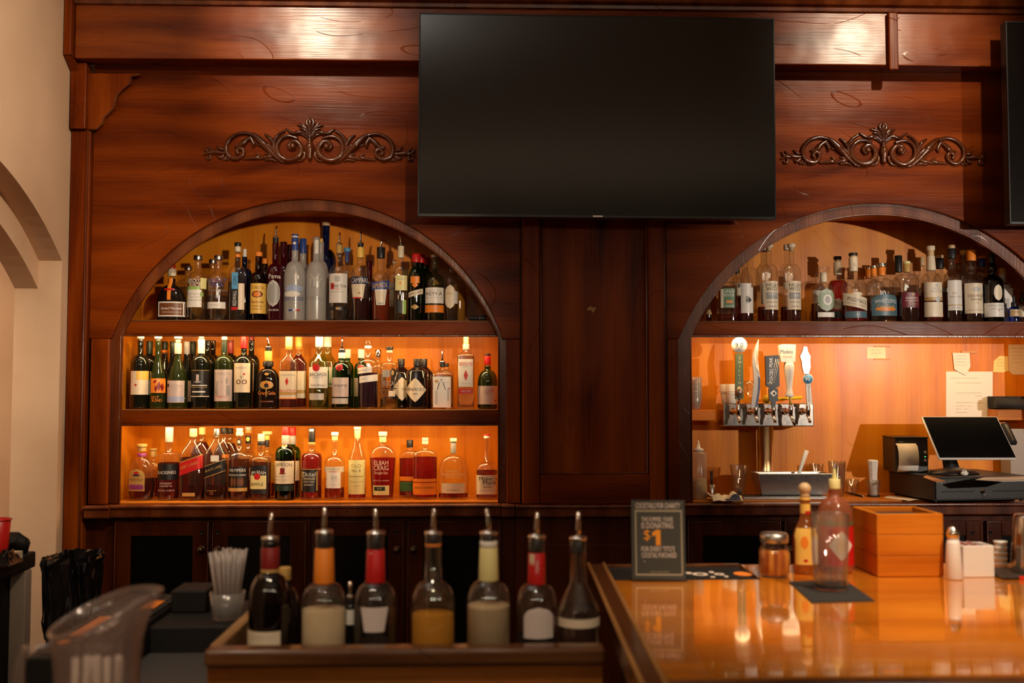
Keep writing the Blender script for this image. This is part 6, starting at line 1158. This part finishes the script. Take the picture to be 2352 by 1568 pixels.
# cream jug, sugar caddy, creamers, tin
p = ontop(2191, 1329); k = s_at(p.y)
cj = thing('salt_shaker', (p.x, p.y, ZB+.0004), 'white conical shaker with a bright metal top, right of the crate', 'shaker')
LB(MB().lathe([(19*k, 0), (20*k, 2*k), (15*k, 80*k), (12*k, 92*k)], WHITE, n=26), 'shaker_body', cj); LB(MB().lathe([(13.5*k, 92.3*k), (14*k, 104*k), (10*k, 116*k), (3*k, 121*k)], CHROME, n=26), 'metal_top', cj)
pa_ = PZ(2213, 1326, ZB); pb_ = PZ(2286, 1326, ZB); k = s_at(pa_.y)
sc_ = thing('sugar_caddy', (pa_.x, pa_.y, ZB+.0004), 'white ceramic caddy with pink and blue sweetener packets', 'caddy')
ww = pb_.x-pa_.x; hh_ = 72*k
LB(MB().box(0, ww, 0, .004, 0, hh_, WHITE).box(0, ww, .056, .06, 0, hh_, WHITE).box(0, .004, .004, .056, 0, hh_, WHITE).box(ww-.004, ww, .004, .056, 0, hh_, WHITE).box(.004, ww-.004, .004, .056, 0, .005, WHITE), 'caddy_wall', sc_, bevel=.0015)
for i in range(9):
    col = [(.75, .30, .28), (.80, .42, .36), (.45, .50, .66), (.80, .75, .68)][i % 4]
    pk = thing('sweetener_packet', (pa_.x+.012+i*(ww-.024)/8, pa_.y+.03, ZB+.0065), ['pink sweetener packet standing in the white caddy', 'salmon sweetener packet standing in the white caddy', 'blue sweetener packet standing in the white caddy', 'white sugar packet standing in the white caddy'][i % 4], 'packet', 'sweetener packets in the caddy', rz=.04*math.sin(i*2))
    LB(MB().box(-.0012, .0012, -.024, .024, 0, .062+.006*math.sin(i*1.9), pm(col, .6)), 'packet', pk)
p = PZ(2299, 1304, ZB); k = s_at(p.y)
for i in range(5):
    o = thing('creamer_cup', (p.x, p.y, ZB+.0005+i*.0128), 'small ribbed white cup in the stack beside the sugar caddy', 'cup', 'stacked small white cups')
    LB(MB().lathe([(12*k, 0), (14.5*k, .010), (15*k, .0122)], WHITE, n=20), 'cup_wall', o)
pt_ = PZ(2300, 1330, ZB); tr = thing('serving_tray', (pt_.x, pt_.y, ZB+.0004), 'dark low tray under the steel shaker tin at the right edge', 'tray')
LB(MB().box(0, .2, -.01, .10, .0, .009, pm((.03, .02, .015), .4)), 'tray_base', tr, bevel=.003)
LB(MB().box(.035, .2, -.0115, -.0102, .0005, .0085, pm((.6, .02, .01), .5)), 'red_band', tr)
p = PZ(2362, 1308, ZB+.0095); k = s_at(p.y); tn = thing('shaker_tin', (p.x, pt_.y+.045, ZB+.0100), 'upside-down stainless shaker tin at the right edge of the bar', 'shaker tin')
LB(MB().lathe([(47*k, 0), (47.5*k, 2*k), (38*k, 124*k), (35*k, 128*k), (20*k, 130*k)], STEEL, n=36), 'tin', tn)

# ================================================================ bartender's well with seven bottles
ZW = .935; yw = -2.37
ya, yb_ = PZ(700, 1478, 1.05).y, -2.13
xw0, xw1 = PZ(484, 1478, 1.05).x, PZ(1386, 1478, 1.05).x
wl = thing('speed_well', ((xw0+xw1)/2, yw, 0), 'dark wooden bottle well with worn front ledge, along the bottom of the view', 'bottle well')
WWORN = wood('worn_well_wood', 'X', (.02, .008, .004), (.07, .024, .008), (.16, .065, .022), rough=.22, seed=11, scratch=.4, coat=.4)
MB().box(xw0, xw1, ya-.045, ya, 1.02, 1.05, WWORN).build('front_ledge', wl, bevel=.008, segs=3)
MB().box(xw0+.004, xw1-.004, ya-.03, ya-.006, 0, 1.0195, wood('well_front', 'X', (.07, .020, .005), (.22, .065, .010), (.36, .13, .025), rough=.3, seed=12, scratch=.3)).build('front_board', wl)
MB().box(xw0, xw0+.022, ya+.001, yb_, .5, 1.05, wood('pale_trim', 'Y', (.10, .05, .02), (.25, .13, .05), (.38, .22, .09), rough=.4, seed=3)).build('side_board', wl, bevel=.004)
MB().box(xw0+.0225, xw1, ya+.001, yb_, ZW-.03, ZW-.0003, BLKM).box(xw0+.03, xw1-.01, ya+.02, yb_-.02, 0, ZW-.031, BLKM).build('well_floor', wl)
def Wb(px, w, ys, yn, wn, yt, glass_, liq, yl, caps, els, label, spout, Y=yw, **k):
    lo, hi = 1200, 2600
    for _ in range(30):
        m_ = (lo+hi)/2
        if P(px, m_, Y).z > ZW: lo = m_
        else: hi = m_
    return bottle(k.pop('name', 'liquor_bottle'), px, yt, w, ys, yn, wn, lo, Y, ZW, glass_, liq, yl, caps, els, label, spout=spout, seg=36, **k)
Wb(617, 96, 1388, 1316, 38, 1243, 'brown', 'dark', 1392, [(1240, 1256, 36, 'K', 'pour_collar'), (1256, 1305, 42, 'dr'), (1305, 1313, 42, 'gd')], [Q(-8, 1440, 1475, 40, 'c'), T('GRAND', -8, 1452, 9, 'pk', w=50)], 'dark brown well bottle with dark red neck sleeve, first of the front row', (1178, 1236, 3))
Wb(742, 104, 1392, 1338, 40, 1225, 'clear', 'cloud', 1398, [(1222, 1256, 38, 'K', 'pour_collar'), (1258, 1338, 43, 'o', 'neck_sleeve', 48)], [Q(-9, 1264, 1330, 5, 's')], 'well bottle with light orange neck and cloudy contents, second of the front row', (1165, 1222, 0))
Wb(861, 99, 1392, 1336, 40, 1227, 'clear', 'water', 1440, [(1224, 1258, 38, 'K', 'pour_collar'), (1260, 1336, 41, 'r', 'neck_sleeve', 46)], [Q(-9, 1266, 1330, 4, 's'), Q(2, 1385, 1440, 30, 'lk', s='v')], 'well bottle with red-orange neck, nearly empty, third of the front row', (1168, 1224, -1))
Wb(994, 102, 1392, 1335, 39, 1227, 'clear', 'gold', 1408, [(1222, 1246, 36, 'K', 'pour_collar'), (1247, 1254, 38, 'o', 'orange_ring')], [], 'well bottle with bare clear neck and golden contents, middle of the front row', (1168, 1224, 2))
Wb(1122, 103, 1392, 1332, 39, 1228, 'clear', 'cloud', 1388, [(1222, 1241, 34, 'K', 'pour_collar'), (1241, 1254, 41, 'w', 'white_ring'), (1255, 1332, 41, 'ly', 'neck_sleeve', 46)], [Q(2, 1290, 1315, 10, 'gr')], 'well bottle with pale yellow neck sleeve and barcode, fifth of the front row', (1168, 1224, -5))
Wb(1233, 96, 1392, 1340, 38, 1236, 'clear', 'water', 1455, [(1232, 1266, 35, 'K', 'pour_collar'), (1268, 1340, 38, 'r', 'neck_sleeve', 42)], [Q(-11, 1270, 1312, 5, 'c'), Q(-13, 1328, 1338, 5, 'y'), T('VODKA', 0, 1300, 6, 'w', rot=1), Q(2, 1385, 1455, 32, 'lk', s='a')], 'well bottle with bright red neck sleeve, second from the right end', (1176, 1232, 2))
Wb(1329, 96, 1398, 1336, 38, 1240, 'clear', 'water', 1392, [(1238, 1270, 35, 'K', 'pour_collar')], [Q(0, 1412, 1432, 46, 'c')], 'plain clear well bottle with bare neck and pale band, last of the front row', (1175, 1236, 1), sh='lin')
Wb(652, 76, 1420, 1350, 30, 1330, 'gala', None, 0, [(1302, 1332, 28, 'gd', 'bronze_cap')], [], 'dark bottle with bronze cap standing behind the dark brown well bottle', None, Y=-2.22)
Wb(803, 22, 1400, 1388, 14, 1378, 'wine', None, 0, [(1372, 1388, 16, 'K')], [Q(0, 1398, 1432, 10, 'w')], 'slim black bitters bottle between the two orange-necked well bottles', (1336, 1372, 0), Y=-2.215, name='bitters_bottle')
# ---- left end of the bar: mats, straws, pitcher, cart, bin
ZS = 1.02
xs0, xs1 = -.80, xw0-.006
st = thing('bar_station', (-.65, -2.2, 0), 'dark bartender station with low shelf and grey lid, left of the bottle well', 'bar station')
MB().box(-.83, -.70, -2.42, -1.86, .0, ZS, BLKM).build('rail_body', st, bevel=.004)
MB().box(-.699, xs1, -2.13, -1.86, .0, ZS-.012, BLKM).build('rear_shelf', st, bevel=.004)
MB().box(-.699, xs1, -2.42, -2.131, .0, .955, pm((.05, .048, .045), .5, bump=.3, bscale=300)).build('grey_lid', st, bevel=.004)
m2 = thing('bar_mat', (-.765, -2.1, ZS+.0003), 'black perforated rubber mat with orange and white lettering at the left', 'mat')
MB().box(-.825, -.705, -2.38, -1.88, ZS+.0004, ZS+.007, BLKR).build('rubber_base', m2, bevel=.002)
mb = MB()
for i in range(18):
    for j in range(5): mb.lathe([(.0055, 0), (.0055, .002)], BLK, n=8, c=(-.813+j*.024, -2.365+i*.0275, ZS+.0072))
mb.build('rubber_pips', m2)
mb = MB().box(-.80, -.775, -2.30, -2.13, ZS+.0093, ZS+.0103, op).box(-.745, -.715, -2.05, -1.97, ZS+.0093, ZS+.0103, op); mb.box(-.80, -.78, -2.36, -2.33, ZS+.0093, ZS+.0103, op); mb.build('orange_print', m2)
vs, fs, tw_ = text2d('HAZY'); MB().add([(-.752-v_*.022, -2.22+u*.03, ZS+.0098) for u, v_ in vs], fs, wp).build('white_lettering', m2)
cdd = thing('napkin_caddy', (-.62, -1.98, ZS-.0115), 'black square caddy standing left of the straw cup', 'caddy')
pc = P(434, 1380, -1.99)
MB().box(P(392, 0+1380, -2.0).x, P(474, 1380, -2.0).x, -2.0, -1.90, ZS-.0116, P(434, 1356, -2.0).z, BLKM).build('caddy_body', cdd, bevel=.004)
# straws
pq = P(517, 1400, -2.08); sc0 = thing('straw_cup', (pq.x, -2.06, ZS-.0115), 'clear cup packed with translucent drinking straws', 'cup')
k = s_at(-2.06)
LB(MB().lathe([(32*k, 0), (33*k, 1*k), (39*k, 60*k), (38*k, 60*k), (31*k, 4*k), (.001, 2.2*k)], G['plastic'], n=28), 'cup_wall', sc0)
STRAW = glass('straw_plastic', (.9, .88, .85), (.6, .58, .55), .02, rough=.3, body=.6, bodycol=(.72, .64, .60))
s0 = MB().lathe([(.0029, 0), (.0029, .142)], STRAW, n=8).build('drinking_straw', None, loc=(0, 0, 0)); first = True
random.seed(21)
for i in range(34):
    rr = .0235*math.sqrt((i+.5)/34); a_ = i*2.4
    o = s0 if i == 0 else s0.copy()
    if i: COL.objects.link(o)
    o.location = (pq.x+rr*math.cos(a_)*.8, -2.06+rr*math.sin(a_)*.8, ZS-.0068); tl2 = .17*rr/.0235
    o.rotation_euler = (-math.sin(a_)*tl2*.9, math.cos(a_)*tl2, 0); o.scale = (1, 1, .97+.07*random.random())
    tag(o, 'translucent straw in the packed cup left of the dark brown bottle', 'straw', 'straws in the clear cup')
# pitcher
Yp = -2.85; kp = s_at(Yp); pc = P(225, 1425, Yp); ZP = .945
pit = thing('plastic_pitcher', (pc.x, Yp, ZP), 'clear ribbed plastic pitcher holding white straws, at lower left', 'pitcher')
R1, R0 = 99*kp, 70*kp; Hh = P(225, 1405, Yp).z-ZP
def pitmesh():
    mb = MB(); N = 60; vs = []; fs = []; rows = 16
    def ringpt(t_, a_, inset):
        r = (R0+(R1-R0)*t_)-inset; rib = .0012*math.cos(a_*20)*(1 if t_ < .8 else 0)
        z_ = Hh*t_; sp_ = max(0, math.cos(a_-.35))
        if t_ > .75: q_ = (t_-.75)/.25; z_ += q_*(.026*math.cos(a_-.55)); r += q_*q_*.022*sp_**10
        return ((r+rib)*math.cos(a_), (r+rib)*math.sin(a_), z_)
    for side, ins in ((0, 0), (1, .0025)):
        for i in range(rows+1):
            for k_ in range(N): vs.append(ringpt(i/rows, 2*PI*k_/N, ins))
    for side in (0, 1):
        o_ = side*(rows+1)*N
        for i in range(rows):
            for k_ in range(N): k2 = (k_+1) % N; fs.append((o_+i*N+k_, o_+i*N+k2, o_+(i+1)*N+k2, o_+(i+1)*N+k_))
    o1 = rows*N; o2 = (rows+1)*N+rows*N
    for k_ in range(N): k2 = (k_+1) % N; fs.append((o1+k_, o1+k2, o2+k2, o2+k_))
    fs.append(tuple(range(N))); fs.append(tuple(range((rows+1)*N, (rows+2)*N)))
    return mb.add(vs, fs, PITM, True)
PITM = glass('pitcher_plastic', (.93, .90, .88), (.60, .52, .50), .05, rough=.12, body=.13, bodycol=(.75, .62, .58))
LB(pitmesh(), 'pitcher_wall', pit)
mb = MB(); N = 48; mb.tube([((R1)*math.cos(a_)+ .022*max(0, math.cos(a_-.35))**10*math.cos(a_), R1*math.sin(a_)+.022*max(0, math.cos(a_-.35))**10*math.sin(a_), Hh+.026*math.cos(a_-.55)) for a_ in [2*PI*i/N for i in range(N+1)]], .0028, PITM, n=8, up=(0, 0, 1)); LB(mb, 'rim', pit)
LB(MB().tube([(-R1*.90, -.005, Hh-.045), (-R1-.035, -.008, Hh-.052), (-R1-.042, -.009, Hh-.075), (-R1-.040, -.008, Hh-.15), (-R0-.006, -.005, .03)], [.006, .0075, .008, .0075, .006], PITM, n=12), 'handle', pit)
s1 = MB().lathe([(.0052, 0), (.0052, .178)], pm((.78, .66, .58), .5), n=10).build('wide_straw', None, loc=(0, 0, 0))
for i in range(9):
    o = s1 if i == 0 else s1.copy()
    if i: COL.objects.link(o)
    o.location = (pc.x-.030+.0075*i, Yp+.012*math.sin(i*2.1), ZP+.006); o.rotation_euler = (0, .03*math.sin(i), 0)
    tag(o, 'wide white straw standing inside the clear pitcher', 'straw', 'white straws in the pitcher')
bs = thing('side_counter', (pc.x, Yp, 0), 'low dark counter under the clear pitcher, bottom left corner', 'counter')
MB().box(pc.x-.16, pc.x+.13, Yp-.12, Yp+.12, 0, ZP-.0004, WVD).build('counter_body', bs, bevel=.004)
# bus cart
cw = thing('service_cart', (-1.55, -1.35, 0), 'black service cart with pale side panel at the left edge', 'cart')
zc_ = PZ(40, 1318, 1.0).z; xe_ = P(74, 1400, -1.06).x
MB().box(XL+.02, xe_, -1.62, -1.04, .95, 1.0, BLKM).build('cart_top', cw, bevel=.006)
MB().box(XL+.02, xe_-.05, -1.60, -1.06, .12, .949, BLKM).build('cart_body', cw)
MB().box(xe_-.049, xe_-.001, -1.11, -1.065, .25, .949, pm((.42, .33, .25), .7)).build('side_panel', cw, bevel=.003)
MB().tube([(XL+.034, -1.075, 1.033), (xe_-.045, -1.075, 1.033), (xe_-.033, -1.085, 1.028), (xe_-.031, -1.10, 1.015)], .031, BLKM, n=16).build('padded_rail', cw)
rdc = thing('red_cup', (P(-6, 1270, -1.17).x, -1.17, 1.0005), 'red plastic cup on the cart, cut by the left edge', 'cup')
RED = pm((.62, .015, .012), .35)
LB(MB().lathe(cupwall(.028, .036, .115), RED, n=26).lathe([(.036, .112), (.040, .114), (.036, .1165)], RED, n=26, cap=False), 'cup_wall', rdc)
bg = thing('black_bag', (P(8, 1300, -1.29).x, -1.29, 1.0005), 'crumpled black plastic bag lying on the cart', 'bag')
def crumple(nx, ny, sx, sy, amp, seed, mat, par, nm):
    random.seed(seed); vs = []; fs = []
    for j in range(ny+1):
        for i in range(nx+1):
            u, v_ = i/nx-.5, j/ny-.5; e = max(0, 1-(2*u)**4)*max(0, 1-(2*v_)**4); vs.append((u*sx, v_*sy, .001+e*(.014+amp*random.random())))
    for j in range(ny):
        for i in range(nx): a = j*(nx+1)+i; fs.append((a, a+1, a+nx+2, a+nx+1))
    n = len(vs); vs.append((0, 0, .0002)); return LB(MB().add(vs[:n], fs, mat, False), nm, par)
BAGM = pm((.010, .009, .009), .16, spec=.7)
crumple(12, 10, .07, .11, .03, 5, BAGM, bg, 'bag_film')
wpz = thing('paper_stack', (P(34, 1285, -1.2).x, -1.2, 1.0005), 'pale folded paper behind the black bag on the cart', 'paper'); LB(MB().box(-.014, .014, -.02, .02, 0, .022, CREAM), 'paper', wpz)
# trash can with liner
xb0_, xb1_ = P(80, 1400, -1.0).x, P(186, 1290, -1.0).x
tc_ = thing('trash_can', ((xb0_+xb1_)/2, -.88, 0), 'tall trash can wearing a black plastic liner, beside the plaster wall', 'trash can')
zt_ = P(130, 1278, -.9).z; cxb = (xb0_+xb1_)/2; hwb = (xb1_-xb0_)/2
def bin_sec(n_=26):
    return lambda a: (math.copysign(abs(math.cos(a))**.5, math.cos(a)), math.copysign(abs(math.sin(a))**.5, math.sin(a))*1.45)
LB(MB().lathe([(hwb*.70, .001), (hwb*.72, .01), (hwb*.95, zt_-.03), (hwb*.93, zt_-.03), (hwb*.70, .02)], BLKM, n=28, sec=bin_sec(), cap=False), 'can_body', tc_).location = (0, 0, 0)
tc_.location = (cxb, -.88, 0)
random.seed(9); mb = MB(); N = 44; vs = []; fs = []; prof = [(hwb*.86, zt_-.26), (hwb*.95, zt_-.20), (hwb*.97, zt_-.12), (hwb*1.0, zt_-.05), (hwb*1.03, zt_-.01), (hwb*1.01, zt_+.004), (hwb*.96, zt_-.01), (hwb*.88, zt_-.10), (hwb*.7, zt_-.3)]
sf = bin_sec()
for r, z_ in prof:
    for q_ in range(N):
        a_ = 2*PI*q_/N; x_, y_ = sf(a_); jit = .006*math.sin(q_*2.3+z_*40)+random.uniform(-.004, .004); vs.append((x_*(r+jit), y_*(r+jit), z_+random.uniform(-.006, .006)))
for i in range(len(prof)-1):
    for q_ in range(N): q2 = (q_+1) % N; fs.append((i*N+q_, i*N+q2, (i+1)*N+q2, (i+1)*N+q_))
LB(MB().add(vs, fs, BAGM, False), 'liner_bag', tc_)
